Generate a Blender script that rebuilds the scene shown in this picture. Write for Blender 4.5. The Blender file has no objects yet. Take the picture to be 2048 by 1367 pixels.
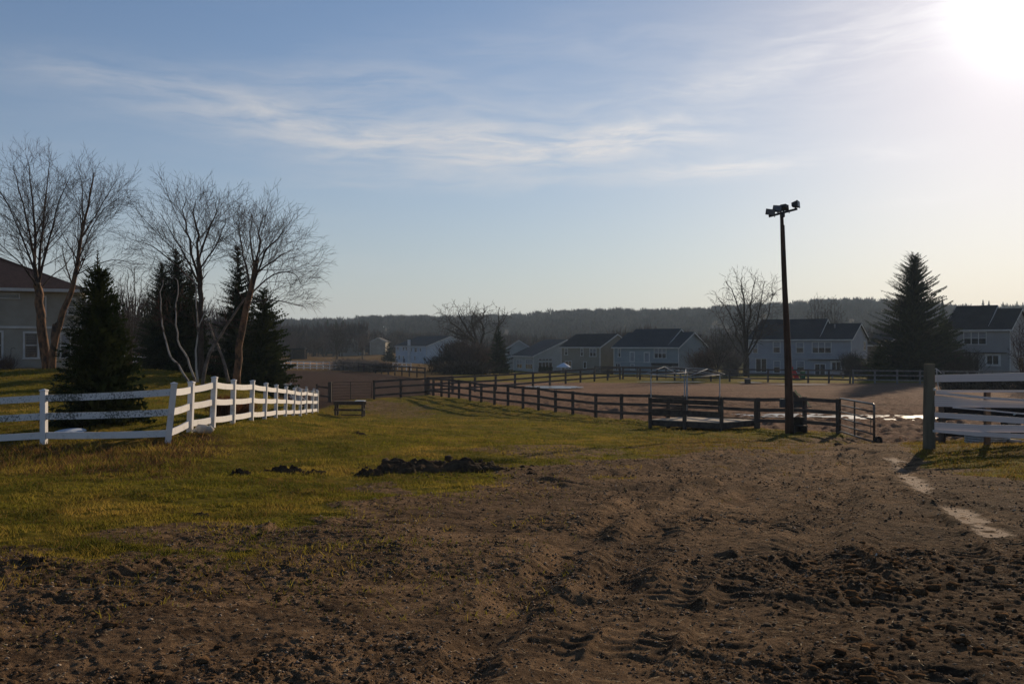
import bpy, math, random
import numpy as np
from mathutils import Vector, Matrix

# ------------------------------------------------------------------ camera, sky, sun, exposure
scene = bpy.context.scene
COL = scene.collection
EYE = 1.7
F = 1991.0            # focal length in pixels of a 2048 px wide picture (35 mm lens)
YH = 690.0            # row of the horizon

cam_d = bpy.data.cameras.new('camera')
cam_d.lens = 35.0; cam_d.sensor_width = 36.0; cam_d.sensor_fit = 'HORIZONTAL'
cam_d.clip_start = 0.05; cam_d.clip_end = 9000
cam = bpy.data.objects.new('camera', cam_d); COL.objects.link(cam)
cam.location = (0, 0, EYE)
cam.rotation_euler = (math.radians(90) + math.atan((YH - 683.5) / F), 0, 0)
scene.camera = cam

SUN_EL = math.radians(17.2)
SUN_AZ = math.radians(27.4)          # to the right of the view axis (+Y)
sun_dir = Vector((math.cos(SUN_EL)*math.sin(SUN_AZ), math.cos(SUN_EL)*math.cos(SUN_AZ), math.sin(SUN_EL)))
sd = bpy.data.lights.new('sun', 'SUN'); sd.energy = 5.0; sd.angle = math.radians(0.53); sd.color = (1.0, 0.80, 0.57)
so = bpy.data.objects.new('sun', sd); COL.objects.link(so)
so.rotation_euler = sun_dir.to_track_quat('Z', 'Y').to_euler(); so.location = (40, 80, 60)

world = bpy.data.worlds.new('World'); scene.world = world; world.use_nodes = True
nt = world.node_tree; nt.nodes.clear()
def N(tree, typ, **kw):
    n = tree.nodes.new(typ)
    for k, v in kw.items():
        setattr(n, k, v)
    return n
class G:
    """tiny expression helper for a node tree"""
    def __init__(s, t): s.t = t
    def put(s, sock, v):
        if isinstance(v, (int, float)):
            sock.default_value = v
        elif isinstance(v, (tuple, list)):
            v = tuple(v)
            sock.default_value = v + (1,) if len(sock.default_value) == 4 and len(v) == 3 else v
        else:
            s.t.links.new(v, sock)
    def m(s, op, a, b=None, c=None, clamp=False):
        n = N(s.t, 'ShaderNodeMath', operation=op); n.use_clamp = clamp
        s.put(n.inputs[0], a)
        if b is not None: s.put(n.inputs[1], b)
        if c is not None: s.put(n.inputs[2], c)
        return n.outputs[0]
    def mix(s, f, a, b, blend='MIX'):
        n = N(s.t, 'ShaderNodeMix', data_type='RGBA', blend_type=blend)
        s.put(n.inputs[0], f); s.put(n.inputs[6], a); s.put(n.inputs[7], b)
        return n.outputs[2]
    def ramp(s, f, stops):
        n = N(s.t, 'ShaderNodeMapRange'); n.clamp = True; n.interpolation_type = 'SMOOTHSTEP'
        s.put(n.inputs[0], f)
        for i, v in enumerate(stops): s.put(n.inputs[1+i], v)
        return n.outputs[0]
    def noise(s, vec, scale, detail=4, rough=0.55, dist=0.0):
        n = N(s.t, 'ShaderNodeTexNoise'); 
        if vec is not None: s.t.links.new(vec, n.inputs['Vector'])
        n.inputs['Scale'].default_value = scale; n.inputs['Detail'].default_value = detail
        n.inputs['Roughness'].default_value = rough; n.inputs['Distortion'].default_value = dist
        return n.outputs['Fac']
    def mapping(s, vec, scale=(1,1,1), rot=(0,0,0), loc=(0,0,0)):
        n = N(s.t, 'ShaderNodeMapping'); s.t.links.new(vec, n.inputs['Vector'])
        n.inputs['Scale'].default_value = scale; n.inputs['Rotation'].default_value = rot; n.inputs['Location'].default_value = loc
        return n.outputs[0]
g = G(nt)
sky = N(nt, 'ShaderNodeTexSky'); sky.sky_type = 'NISHITA'; sky.sun_disc = False
sky.sun_elevation = SUN_EL; sky.sun_rotation = SUN_AZ
sky.altitude = 200; sky.air_density = 1.0; sky.dust_density = 0.55; sky.ozone_density = 3.0
tc = N(nt, 'ShaderNodeTexCoord')
sep = N(nt, 'ShaderNodeSeparateXYZ'); nt.links.new(tc.outputs['Generated'], sep.inputs[0])
X, Y, Z = sep.outputs
az = g.m('MULTIPLY', g.m('ARCTAN2', X, Y), 57.2958)
el = g.m('MULTIPLY', g.m('ARCSINE', Z), 57.2958)
comb = N(nt, 'ShaderNodeCombineXYZ'); nt.links.new(az, comb.inputs[0]); nt.links.new(el, comb.inputs[1])
ang = comb.outputs[0]                                   # azimuth / elevation in degrees
# cirrus: drawn out streaks; a noise-warped field gated by broad bands
warp = g.noise(g.mapping(ang, (0.10, 0.22, 1)), 1.0, 3)
elw = g.m('ADD', el, g.m('MULTIPLY', g.m('SUBTRACT', warp, 0.5), 1.8))
c2 = N(nt, 'ShaderNodeCombineXYZ'); nt.links.new(az, c2.inputs[0]); nt.links.new(elw, c2.inputs[1])
fib = g.noise(g.mapping(c2.outputs[0], (0.16, 1.0, 1), (0, 0, math.radians(5))), 1.0, 8, 0.62, 0.35)
fib2 = g.noise(g.mapping(c2.outputs[0], (0.05, 0.33, 1), (0, 0, math.radians(-6)), (3.1, 7.7, 0)), 1.0, 6, 0.6, 0.2)
def band(a0, e0, wa, we, slope, gain):
    """soft lens shaped patch of cloud at azimuth a0, elevation e0 (degrees)"""
    da = g.m('SUBTRACT', az, a0)
    de = g.m('SUBTRACT', g.m('SUBTRACT', elw, e0), g.m('MULTIPLY', da, slope))
    r = g.m('ADD', g.m('POWER', g.m('DIVIDE', da, wa), 2.0), g.m('POWER', g.m('DIVIDE', de, we), 2.0))
    return g.m('MULTIPLY', g.m('EXPONENT', g.m('MULTIPLY', r, -1.0)), gain)
bands = None
for a in BANDS if 'BANDS' in globals() else [
        (-1.5, 11.0, 9.5, 1.15, 0.0, .80), (6.5, 11.6, 5.2, 0.85, 0.12, .80), (-12.5, 12.6, 8.0, 1.1, -0.05, .62), (20, 16.5, 8, 2.4, .1, .5), (0, 12.3, 15, 2.3, .0, .30),
        (12.5, 9.9, 4.5, 0.55, 0.06, 1.0), (-8.0, 14.8, 5.5, .8, -.05, .30), (21.0, 10.2, 2.4, .4, 0, .55),
        (12.0, 14.6, 6.0, .7, .12, .4), (-21, 14.2, 6, .9, 0, .35), (22, 7.8, 3.0, .35, .05, .4),
        (3, 16.8, 9, 1.2, 0, .18), (-3, 9.2, 9, .5, 0, .3)]:
    b = band(*a); bands = b if bands is None else g.m('ADD', bands, b)
cl = g.m('MULTIPLY', g.ramp(fib, (0.22, 0.80, 0, 1.25)), bands)
cl = g.m('ADD', g.m('MULTIPLY', cl, 1.15), g.m('MULTIPLY', g.ramp(fib2, (0.5, 0.9, 0, 1)), 0.22))
cl = g.m('MULTIPLY', cl, g.ramp(el, (1.0, 5.0, 0, 1)), clamp=True)
# angle to the sun: thin cloud and dust scatter strongly forward
vd = N(nt, 'ShaderNodeVectorMath', operation='DOT_PRODUCT'); nt.links.new(tc.outputs['Generated'], vd.inputs[0]); vd.inputs[1].default_value = tuple(sun_dir)
cs = g.m('MINIMUM', vd.outputs['Value'], 0.99999)
th = g.m('MULTIPLY', g.m('ARCCOSINE', cs), 57.2958)
glow = g.m('ADD', g.m('MULTIPLY', g.m('EXPONENT', g.m('MULTIPLY', g.m('POWER', g.m('DIVIDE', th, 3.0), 2.0), -1.0)), 9.0),
           g.m('MULTIPLY', g.m('EXPONENT', g.m('DIVIDE', th, -6.5)), 2.2))
clb = g.m('ADD', 8.6, g.m('MULTIPLY', g.m('EXPONENT', g.m('DIVIDE', th, -14.0)), 9.0))
cc = N(nt, 'ShaderNodeVectorMath', operation='SCALE'); cc.inputs[0].default_value = (1.0, 0.97, 0.96); nt.links.new(clb, cc.inputs['Scale'])
gc = N(nt, 'ShaderNodeVectorMath', operation='SCALE'); gc.inputs[0].default_value = (1.0, 0.97, 0.92); nt.links.new(glow, gc.inputs['Scale'])
skyt = sky.outputs[0]
# pale dust low over the horizon, whiter towards the sun
hzf = g.m('MULTIPLY', g.m('EXPONENT', g.m('DIVIDE', g.m('MAXIMUM', el, 0.0), -8.5)), 0.86)
hb = g.m('ADD', 6.6, g.m('MULTIPLY', g.m('EXPONENT', g.m('DIVIDE', th, -20.0)), 3.4))
hc = N(nt, 'ShaderNodeVectorMath', operation='SCALE'); hc.inputs[0].default_value = (1.0, 0.955, 0.93); nt.links.new(hb, hc.inputs['Scale'])
fwd = g.m('EXPONENT', g.m('MULTIPLY', g.m('POWER', g.m('DIVIDE', th, 19.0), 2.0), -1.0))
clear = g.mix(1.0, skyt, g.mix(fwd, (0.90, 1.03, 1.16), (0.80, 0.745, 0.79)), 'MULTIPLY')
skyt = g.mix(hzf, clear, hc.outputs[0])
withcl = g.mix(g.m('MULTIPLY', cl, 0.80), skyt, cc.outputs[0])
tot = g.mix(1.0, withcl, gc.outputs[0], 'ADD')
bg = N(nt, 'ShaderNodeBackground'); nt.links.new(tot, bg.inputs[0]); bg.inputs[1].default_value = 0.08
wo = N(nt, 'ShaderNodeOutputWorld'); nt.links.new(bg.outputs[0], wo.inputs[0])

scene.view_settings.view_transform = 'Standard'; scene.view_settings.look = 'None'
scene.view_settings.gamma = 1.0; scene.view_settings.use_curve_mapping = False
scene.view_settings.exposure = -0.14
scene.render.engine = 'CYCLES'
cy = scene.cycles
cy.max_bounces = 6; cy.diffuse_bounces = 2; cy.glossy_bounces = 2; cy.transmission_bounces = 3
cy.volume_bounces = 1; cy.transparent_max_bounces = 6; cy.use_denoising = True
cy.caustics_reflective = False; cy.caustics_refractive = False
cy.sample_clamp_indirect = 4.0

# ------------------------------------------------------------------ numbers: noise, ground surface
rng = np.random.RandomState(7)
random.seed(7)
_perm = np.random.RandomState(3).permutation(256).astype(np.int64)
def _h(i, j, s): return _perm[(_perm[(i + s) & 255] + j) & 255]
def pnoise(x, y, s=0):
    x = np.asarray(x, float); y = np.asarray(y, float)
    i = np.floor(x).astype(np.int64); j = np.floor(y).astype(np.int64)
    fx = x - i; fy = y - j
    u = fx*fx*fx*(fx*(fx*6-15)+10); v = fy*fy*fy*(fy*(fy*6-15)+10)
    def gr(a, b, dx, dy):
        t = _h(a, b, s) * (2*np.pi/256)
        return np.cos(t)*dx + np.sin(t)*dy
    n00 = gr(i, j, fx, fy); n10 = gr(i+1, j, fx-1, fy); n01 = gr(i, j+1, fx, fy-1); n11 = gr(i+1, j+1, fx-1, fy-1)
    return ((n00*(1-u)+n10*u)*(1-v) + (n01*(1-u)+n11*u)*v) * 1.4
def fbm(x, y, o=4, s=0, g_=0.5):
    a = 1.0; t = 0; f = 1.0
    for k in range(o):
        t = t + a*pnoise(x*f+k*17.3, y*f-k*9.1, s+k*31); a *= g_; f *= 2.03
    return t

def pix(px, py, Yd):
    """world point at distance Yd seen at photo pixel (px, py)"""
    return Vector(((px-1024)/F*Yd, Yd, EYE-(py-YH)/F*Yd))
def zrow(py, Yd): return EYE-(py-YH)/F*Yd

WF = [(333,886,22.3),(379,862,23.8),(424,855.5,25.4),(465,848.5,27.6),(502,841,30.4),(528,839,33.2),(551,835,36.4),(570,833,39.8),
      (586,832,43.0),(600,831.5,45.8),(611,829,48.8),(623,827.5,51.6),(634,826.5,54.3)]
ctl = []
for (x, y, z) in [(-8,0,.05),(0,0,0),(8,0,0),(-20,-15,.2),(20,-15,0),(0,-20,0.1),(-5,6,-.08),(5,6,-.1),(0,12,-.28),(8,12,-.3),(-7,13,-.2),
                  (0,18,-.47),(8,18,-.5),(-30,15,0),(30,15,-.4),(3,26,-.95),(11,28,-1.1),(-2,32,-1.25),(6,34,-1.5),(-2,44,-1.75),
                  (15,35,-1.5),(28,32,-1.5),(24,22,-.9),(12,50,-2.1),(30,50,-2.15),(45,50,-2.15),(5,65,-2.2),(25,70,-2.2),(50,75,-2.2),(0,90,-2.35),
                  (20,100,-2.3),(45,105,-2.2),(70,110,-2.0),(-16,60,-2.3),(-25,80,-2.35),(-15,100,-2.25),(-35,115,-2.0),(-9,112,-2.05),(-14,130,-2.05),
                  (-70,60,-.1),(-60,30,0),(-50,100,-.6),(-30,100,-1.6),(90,60,-1.6),(90,150,-2.2),(0,180,-3.2),(40,200,-3.6),(90,200,-2.8),(-90,200,-1.2),
                  (0,300,-4.2),(-120,300,-1.5),(120,300,-3.5),(-10,330,-3.4),(-120,150,-1),]:
    ctl.append((x, y, z))
for (px, py, Yd) in WF + [(88,888,22.5),(-120,905,22.8),(140,750,62),(20,752,64),(97,748,58),(195,846,26),(390,784,46),(455,772,47),(345,757,62),(250,760,62),
        (475,768,56),(525,778,54),(60,800,38),(300,800,38),(1578,866,41),(1675,868,41),(1243,832,58),(1046,808,68),(855,790,79.6),(745,797,74),(660,803,71),
        (1858,899,22),(1990,888,23),(1748,894,35.6),(700,829,53),(1300,856,45.6),(1445,862,43.8),(750,742,140),(600,740,150),(850,756,112),(640,722,205),(620,713,240),(740,730,190),(755,708,330),(700,711,330),(845,729,265)]:
    p = pix(px, py, Yd); ctl.append(tuple(p))
ctl = np.array(ctl, float)
def _U(r2): return np.where(r2 > 1e-9, r2*np.log(np.maximum(r2, 1e-9)), 0)
_S = 30.0
_c = ctl[:, :2]/_S
_n = len(ctl)
_K = _U(((_c[:, None, :]-_c[None, :, :])**2).sum(-1)) + np.eye(_n)*0.004
_P = np.hstack([np.ones((_n, 1)), _c])
_A = np.block([[_K, _P], [_P.T, np.zeros((3, 3))]])
_w = np.linalg.solve(_A, np.concatenate([ctl[:, 2], np.zeros(3)]))
def ground_z(x, y):
    x = np.clip(np.asarray(x, float), -130, 130); y = np.clip(np.asarray(y, float), -25, 330)
    sh = x.shape; q = np.stack([x.ravel(), y.ravel()], 1)/_S
    out = np.empty(len(q))
    for k in range(0, len(q), 40000):
        d = q[k:k+40000]
        r2 = ((d[:, None, :]-_c[None, :, :])**2).sum(-1)
        out[k:k+40000] = _U(r2) @ _w[:_n] + _w[_n] + d @ _w[_n+1:]
    return np.clip(out.reshape(sh), -5, 1.2)
def gz(x, y): return float(ground_z(np.array([x]), np.array([y]))[0])
def on_ground(px, Yd, up=0.0):
    x = (px-1024)/F*Yd
    return Vector((x, Yd, gz(x, Yd)+up))
def proj(x, y, z):
    yy = np.maximum(y, 0.3)
    return 1024+F*x/yy, YH+F*(EYE-z)/yy

# ------------------------------------------------------------------ object helpers
def link(o, parent=None):
    COL.objects.link(o)
    if parent is not None: o.parent = parent
    return o
def tag(o, label=None, cat=None, group=None, kind=None):
    if label: o['label'] = label
    if cat: o['category'] = cat
    if group: o['group'] = group
    if kind: o['kind'] = kind
    return o
def empty(name, loc, label, cat, group=None, rz=0.0):
    o = bpy.data.objects.new(name, None); link(o)
    o.location = loc; o.rotation_euler = (0, 0, rz); o.empty_display_size = 0.2
    return tag(o, label, cat, group)
class MB:
    """collects faces; points are world (or local) coordinates, origin is subtracted at build"""
    def __init__(s): s.v = []; s.f = []
    def quad(s, a, b, c, d):
        n = len(s.v); s.v += [tuple(a), tuple(b), tuple(c), tuple(d)]; s.f.append((n, n+1, n+2, n+3))
    def poly(s, pts):
        n = len(s.v); s.v += [tuple(p) for p in pts]; s.f.append(tuple(range(n, n+len(pts))))
    def box(s, c, size, M=None):
        x, y, z = (q/2 for q in size); n = len(s.v)
        for dz in (-z, z):
            for dx, dy in ((-x, -y), (x, -y), (x, y), (-x, y)):
                p = Vector((dx, dy, dz))
                if M is not None: p = M @ p
                s.v.append((c[0]+p.x, c[1]+p.y, c[2]+p.z))
        for q in ((0,3,2,1),(4,5,6,7),(0,1,5,4),(1,2,6,5),(2,3,7,6),(3,0,4,7)): s.f.append(tuple(n+k for k in q))
    def hexa(s, a, b):
        """bottom ring a (4 points) and top ring b (4 points)"""
        n = len(s.v); s.v += [tuple(p) for p in a] + [tuple(p) for p in b]
        for q in ((0,3,2,1),(4,5,6,7),(0,1,5,4),(1,2,6,5),(2,3,7,6),(3,0,4,7)): s.f.append(tuple(n+k for k in q))
    def beam(s, a, b, w, h, up=Vector((0,0,1))):
        """bar from a to b, w across, h along up"""
        a = Vector(a); b = Vector(b); d = (b-a).normalized(); sd_ = d.cross(up)
        if sd_.length < 1e-4: sd_ = Vector((1,0,0))
        sd_.normalize(); u = sd_.cross(d).normalized()
        r = [sd_*(i*w/2)+u*(j*h/2) for i, j in ((-1,-1),(1,-1),(1,1),(-1,1))]
        s.hexa([a+q for q in r], [b+q for q in r])
    def tube(s, pts, rad, sides=8, caps=True):
        pts = [Vector(p) for p in pts]; rad = rad if isinstance(rad, (list, tuple)) else [rad]*len(pts)
        n0 = len(s.v); prev = None
        for i, p in enumerate(pts):
            d = (pts[min(i+1, len(pts)-1)]-pts[max(i-1, 0)]).normalized()
            if prev is None:
                u = d.cross(Vector((0,0,1)) if abs(d.z) < .9 else Vector((1,0,0))).normalized()
            else:
                u = (prev-d*prev.dot(d)).normalized()
            prev = u; w = d.cross(u)
            for k in range(sides):
                t = 2*math.pi*k/sides
                q = p+(u*math.cos(t)+w*math.sin(t))*rad[i]; s.v.append(tuple(q))
            if i:
                for k in range(sides):
                    a = n0+(i-1)*sides+k; b = n0+(i-1)*sides+(k+1) % sides
                    s.f.append((a, b, b+sides, a+sides))
        if caps:
            s.f.append(tuple(n0+k for k in range(sides))[::-1]); m = n0+(len(pts)-1)*sides
            s.f.append(tuple(m+k for k in range(sides)))
    def mesh(s, name, origin=(0,0,0)):
        me = bpy.data.meshes.new(name)
        o = origin; me.from_pydata([(p[0]-o[0], p[1]-o[1], p[2]-o[2]) for p in s.v], [], s.f); me.update()
        return me
    def build(s, name, mt, parent=None, origin=None, smooth=False):
        """mesh object; with a parent the points are taken as world coordinates unless origin is given"""
        og = origin if origin is not None else ((0,0,0))
        me = s.mesh(name, og)
        if smooth:
            me.polygons.foreach_set('use_smooth', [True]*len(me.polygons))
        me.materials.append(mt)
        o = bpy.data.objects.new(name, me); link(o, parent)
        return o
def wchild(mb, name, mt, parent, smooth=False):
    """child whose points were given in world coordinates; parent has only location and z rotation"""
    M = Matrix.Translation(parent.location) @ parent.rotation_euler.to_matrix().to_4x4()
    p2 = parent.parent
    while p2 is not None:
        M = (Matrix.Translation(p2.location) @ p2.rotation_euler.to_matrix().to_4x4()) @ M; p2 = p2.parent
    I = M.inverted(); mb.v = [tuple(I @ Vector(p)) for p in mb.v]
    return mb.build(name, mt, parent, smooth=smooth)
def npmesh(name, V, Fc, mt, parent=None, loc=(0,0,0), nv=3, smooth=False):
    """fast mesh from arrays (faces all with nv corners)"""
    me = bpy.data.meshes.new(name)
    V = np.ascontiguousarray(V, dtype=np.float32); Fc = np.ascontiguousarray(Fc, dtype=np.int32)
    me.vertices.add(len(V)); me.vertices.foreach_set('co', V.ravel())
    me.loops.add(Fc.size); me.loops.foreach_set('vertex_index', Fc.ravel())
    me.polygons.add(len(Fc)); me.polygons.foreach_set('loop_start', np.arange(0, Fc.size, nv, dtype=np.int32))
    if smooth: me.polygons.foreach_set('use_smooth', np.ones(len(Fc), dtype=bool))
    me.update(calc_edges=True)
    me.materials.append(mt)
    o = bpy.data.objects.new(name, me); link(o, parent); o.location = loc
    return o

# ------------------------------------------------------------------ materials
MATS = {}
def mat(name, col, rough=0.8, col2=None, nscale=4.0, bump=0.0, bscale=30.0, metal=0.0, stretch=(1,1,1), spec=0.06, trans=0.0, lo=0.35, hi=0.65, detail=5):
    if name in MATS: return MATS[name]
    m = bpy.data.materials.new(name); m.use_nodes = True; t = m.node_tree; t.nodes.clear(); gg = G(t)
    out = N(t, 'ShaderNodeOutputMaterial'); b = N(t, 'ShaderNodeBsdfPrincipled')
    tcn = N(t, 'ShaderNodeTexCoord'); v = gg.mapping(tcn.outputs['Object'], stretch)
    if col2 is not None:
        f = gg.ramp(gg.noise(v, nscale, detail, 0.6), (lo, hi, 0, 1))
        t.links.new(gg.mix(f, col, col2), b.inputs['Base Color'])
    else: b.inputs['Base Color'].default_value = (*col, 1)
    b.inputs['Roughness'].default_value = rough; b.inputs['Metallic'].default_value = metal
    b.inputs['Specular IOR Level'].default_value = spec
    if bump:
        bn = N(t, 'ShaderNodeBump'); bn.inputs['Strength'].default_value = bump; bn.inputs['Distance'].default_value = 0.02
        t.links.new(gg.noise(v, bscale, 4, 0.6), bn.inputs['Height']); t.links.new(bn.outputs[0], b.inputs['Normal'])
    if trans:
        tr = N(t, 'ShaderNodeBsdfTranslucent'); mx = N(t, 'ShaderNodeMixShader'); mx.inputs[0].default_value = trans
        if col2 is not None: t.links.new(b.inputs['Base Color'].links[0].from_socket, tr.inputs[0])
        else: tr.inputs[0].default_value = (*col, 1)
        t.links.new(b.outputs[0], mx.inputs[1]); t.links.new(tr.outputs[0], mx.inputs[2]); t.links.new(mx.outputs[0], out.inputs[0])
    else: t.links.new(b.outputs[0], out.inputs[0])
    MATS[name] = m; return m
# ------------------------------------------------------------------ the ground
# arena and field outlines (world x, y)
def xy(px, Yd): return ((px-1024)/F*Yd, Yd)
AF_A, AF_B = 34.8, -0.522                     # near arena fence: x = 34.8 - 0.522 Y
def seg_path(pts, x, y):
    """distance to a polyline and distance along it"""
    best = np.full(x.shape, 1e9); al = np.zeros(x.shape); side = np.zeros(x.shape); acc = 0
    for (ax, ay), (bx, by) in zip(pts[:-1], pts[1:]):
        L = math.hypot(bx-ax, by-ay); ux, uy = (bx-ax)/L, (by-ay)/L
        t = np.clip((x-ax)*ux+(y-ay)*uy, 0, L); dx = x-(ax+t*ux); dy = y-(ay+t*uy); d = np.hypot(dx, dy)
        k = d < best; best = np.where(k, d, best); al = np.where(k, acc+t, al); side = np.where(k, dx*uy-dy*ux, side); acc += L
    return best, al, side
def flatpt(px, py):
    """where the ground near the camera is seen at this pixel"""
    Yd = 8.0
    for _ in range(40):
        x = (px-1024)/F*Yd; z = gz(x, Yd); Yn = (EYE-z)*F/(py-YH); Yd = .5*Yd+.5*Yn
    return ((px-1024)/F*Yd, Yd)
TRACKS = [([flatpt(1440,1300), flatpt(1500,1150), flatpt(1560,1060), flatpt(1600,1010), flatpt(1640,950), flatpt(1665,915)], .36),
          ([flatpt(1080,1330), flatpt(1220,1170), flatpt(1370,1060), flatpt(1500,985), flatpt(1610,930), flatpt(1680,905)], .34),
          ([flatpt(1990,1180), flatpt(1880,1080), flatpt(1800,1010), flatpt(1745,965), flatpt(1700,930)], .5),
          ([flatpt(2040,1110), flatpt(1960,1050), flatpt(1890,1000)], .35),
          ([flatpt(560,1095), flatpt(590,1062), flatpt(625,1030), flatpt(650,1000)], .42),
          ([flatpt(150,1180), flatpt(300,1150), flatpt(430,1110), flatpt(520,1085)], .34),
          ([flatpt(1250,1320), flatpt(1330,1200), flatpt(1420,1120)], .4),
          ([flatpt(1850,1367), flatpt(1800,1250), flatpt(1700,1150), flatpt(1640,1100)], .45)]
RUTS = [([flatpt(1600,893), flatpt(1500,903), flatpt(1380,925), flatpt(1230,950)], .22), ([flatpt(1700,900), flatpt(1560,925), flatpt(1400,985), flatpt(1300,1060), flatpt(1220,1180)], .26),
        ([flatpt(1740,905), flatpt(1690,960), flatpt(1640,1060), flatpt(1600,1180)], .3), ([flatpt(1080,960), flatpt(1250,985), flatpt(1420,960), flatpt(1560,912)], .2),
        ([flatpt(900,1367), flatpt(1050,1180), flatpt(1200,1050), flatpt(1330,980)], .24)]
PALE = [flatpt(1782,915), flatpt(1815,955), flatpt(1850,985), flatpt(1905,1020), flatpt(1990,1070)]

def smooth(a, b, x):
    t = np.clip((x-a)/(b-a), 0, 1); return t*t*(3-2*t)
def masks(x, y, z):
    px, py = proj(x, y, z)
    px = np.clip(px, -2500, 4500)
    n = fbm(x*.55, y*.55, 4, 5)
    bx = [-2500,-300,0,150,400,560,660,720,850,1000,1150,1350,1500,1670,1700,4500]
    by = [1240,1150,1124,1125,1092,1070,1020,985,962,944,920,902,890,880,872,850]
    lim = np.interp(px, bx, by)
    near = smooth(-1, 1, (py-lim + n*84*smooth(880, 1000, py)+n*18 + pnoise(x*2.3, y*2.3, 19)*22)/(20.0+26*smooth(900, 1000, py)))
    near = np.where(y < .5, 1.0, near)
    # right verge
    lr = np.interp(px, [1690,1790,1850,1990,2300], [600,905,955,985,1010])
    verge = smooth(1775, 1800, px+n*10)*smooth(-1, 1, (lr-28 - py + n*18)/8.0)
    dirt = near*(1-verge)
    # mouth of the gate, and the arena
    fx = AF_A+AF_B*y
    arena = smooth(0, .8, x-fx+n*.3)*(y > 40)*(y < 107 - .07*x) * smooth(0, 1.5, (y-40)+n)
    lane = smooth(0, 1.2, x-xy(1690, y)[0]+n*.5)*smooth(0, 1.2, xy(1835, y)[0]-x+n*.5)*(y > 19)*(y < 46)
    dirt = np.maximum(dirt, lane)
    ar2 = (y > 33)*smooth(12.5, 14.5, x+n)*(y < 60)
    arena = np.maximum(arena, ar2*smooth(30, 36, y-n*2)*(x < 60))
    # trampled patches
    def patch(cx, cy, rx, ry, e=1.0):
        r = np.sqrt(((px-cx)/rx)**2+((py-cy)/ry)**2)+n*.45
        return smooth(1.15, .75, r)*e*(y > 3)
    worn = np.maximum.reduce([patch(1060, 902, 170, 13, .6), patch(800, 822, 70, 18, .5), patch(760,812,40,12,.6), patch(420, 1075, 260, 26, .75), patch(1010,795,60,5,.7)*0])
    dirt = np.maximum(dirt, worn)
    # brown field at the left, beyond the dark gate
    far = np.interp(px, [300, 560, 600, 750, 850, 880], [150, 150, 147, 134, 108, 96])
    lo = np.interp(x, [-60, -14, -12, -6.8], [60, 60, 71, 79])
    field = smooth(0, 2, far-y+n*2)*smooth(0, 2, y-lo+n)*np.where(y < 79.6, x < AF_A+AF_B*y-.5, px < 866+(y-79.6)*.0)
    field = field*(px > 470)*(px < 900)
    # wet, pale films of water and slush
    d, al, sd_ = seg_path(PALE, x, y)
    pale = smooth(.15, .04, d+n*.20+pnoise(x*3, y*3, 9)*.12)*smooth(-.45, .05, pnoise(x*5.5, y*5.5, 10)+.25)
    tan = np.maximum(arena, 0)
    # coarse clods: churned zones
    churn = np.maximum(smooth(1380, 1750, px)*smooth(1040, 1160, py), smooth(900, 300, px)*smooth(1080, 1140, py)*.55)*(y > 1)
    dark = np.maximum.reduce([smooth(1150, 1800, px+n*260)*smooth(930, 1080, py+n*40)*.9, smooth(1790,1850,px)*smooth(930,990,py+n*12)*(y > 3)])*(y < 30)*(px > 1000)
    return px, py, dirt, arena, field, pale, churn, dark, n, verge
def detail_z(x, y, M):
    px, py, dirt, arena, field, pale, churn, dark, n, verge = M
    r = np.hypot(x, y)
    k1 = smooth(85, 30, r); k2 = smooth(50, 18, r); k3 = smooth(14, 6, r)
    z = fbm(x*.35, y*.35, 3, 40)*.05*smooth(200, 60, r)
    big = fbm(x*1.3, y*1.3, 3, 50)
    z = z + big*.02*k1
    b1 = pnoise(x*4.6, y*4.6, 60); b2 = pnoise(x*10.5, y*10.5, 61); b3 = pnoise(x*23, y*23, 62)
    lump = np.maximum(b1+.1, 0)**1.3
    wx = x+.10*pnoise(x*3.1, y*3.1, 63); wy = y+.10*pnoise(x*3.1+50, y*3.1, 64)
    ux = wx*.80+wy*.60; uy = -wx*.60+wy*.80
    rdg = 1-np.abs(fbm(ux*3.4, uy*2.0, 4, 65, .62)); rd2 = 1-np.abs(fbm(wx*7.5, wy*7.5, 3, 66, .65))
    dz = lump*(.010+.004*churn) + rdg**2*(.025+.028*churn) + rd2**2*(.015+.013*churn)*k2 + np.maximum(b2, 0)*(.010+.002*churn)*k2 + b3*.009*k3*(1+churn)
    amp = (.42+.50*smooth(-.25, .35, n+.15*big))*(.72+.28*smooth(6, 14, r)+.1*churn)
    z = z + dirt*k1*dz*amp
    z = z + (1-dirt)*k1*(b1*.018+b2*.010)
    # ruts with lug marks
    for pts, w in TRACKS:
        d, al, sd_ = seg_path(pts, x, y)
        ins = smooth(w*.62, w*.5, d)
        lug = np.sin((al + np.abs(sd_)*.55)*2*np.pi/.17)
        brk = smooth(-.15, .3, pnoise(x*1.1, y*1.1, 70))*.85+.15
        z = z*(1-ins*.55*brk) + ins*brk*(lug*.012*(.5+.8*np.clip(pnoise(x*5, y*5, 71)+.4, 0, 1))-.018) + .025*smooth(.16, .0, np.abs(d-w*.66))*brk
    for pts, w in RUTS:
        d, al, sd_ = seg_path(pts, x, y); d = np.abs(d+pnoise(x*1.4, y*1.4, 72)*.09); br = .4+.6*smooth(-.4, .2, pnoise(x*.8, y*.8, 73))
        z = z - .050*smooth(w, w*.2, d)*br + .035*smooth(w*.9, 0, np.abs(d-w*1.35))*br
    # pale seam lies low and flat
    z = z*(1-pale*.9) - .01*pale
    # hoof marks in the arena
    z = z + arena*smooth(110, 50, r)*(np.abs(pnoise(x*1.0, y*.8, 80))*.24 + np.abs(pnoise(x*2.2, y*1.6, 81))*.18 - .14)
    z = z + field*fbm(x*.8, y*.8, 3, 90)*.06
    return z
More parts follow.
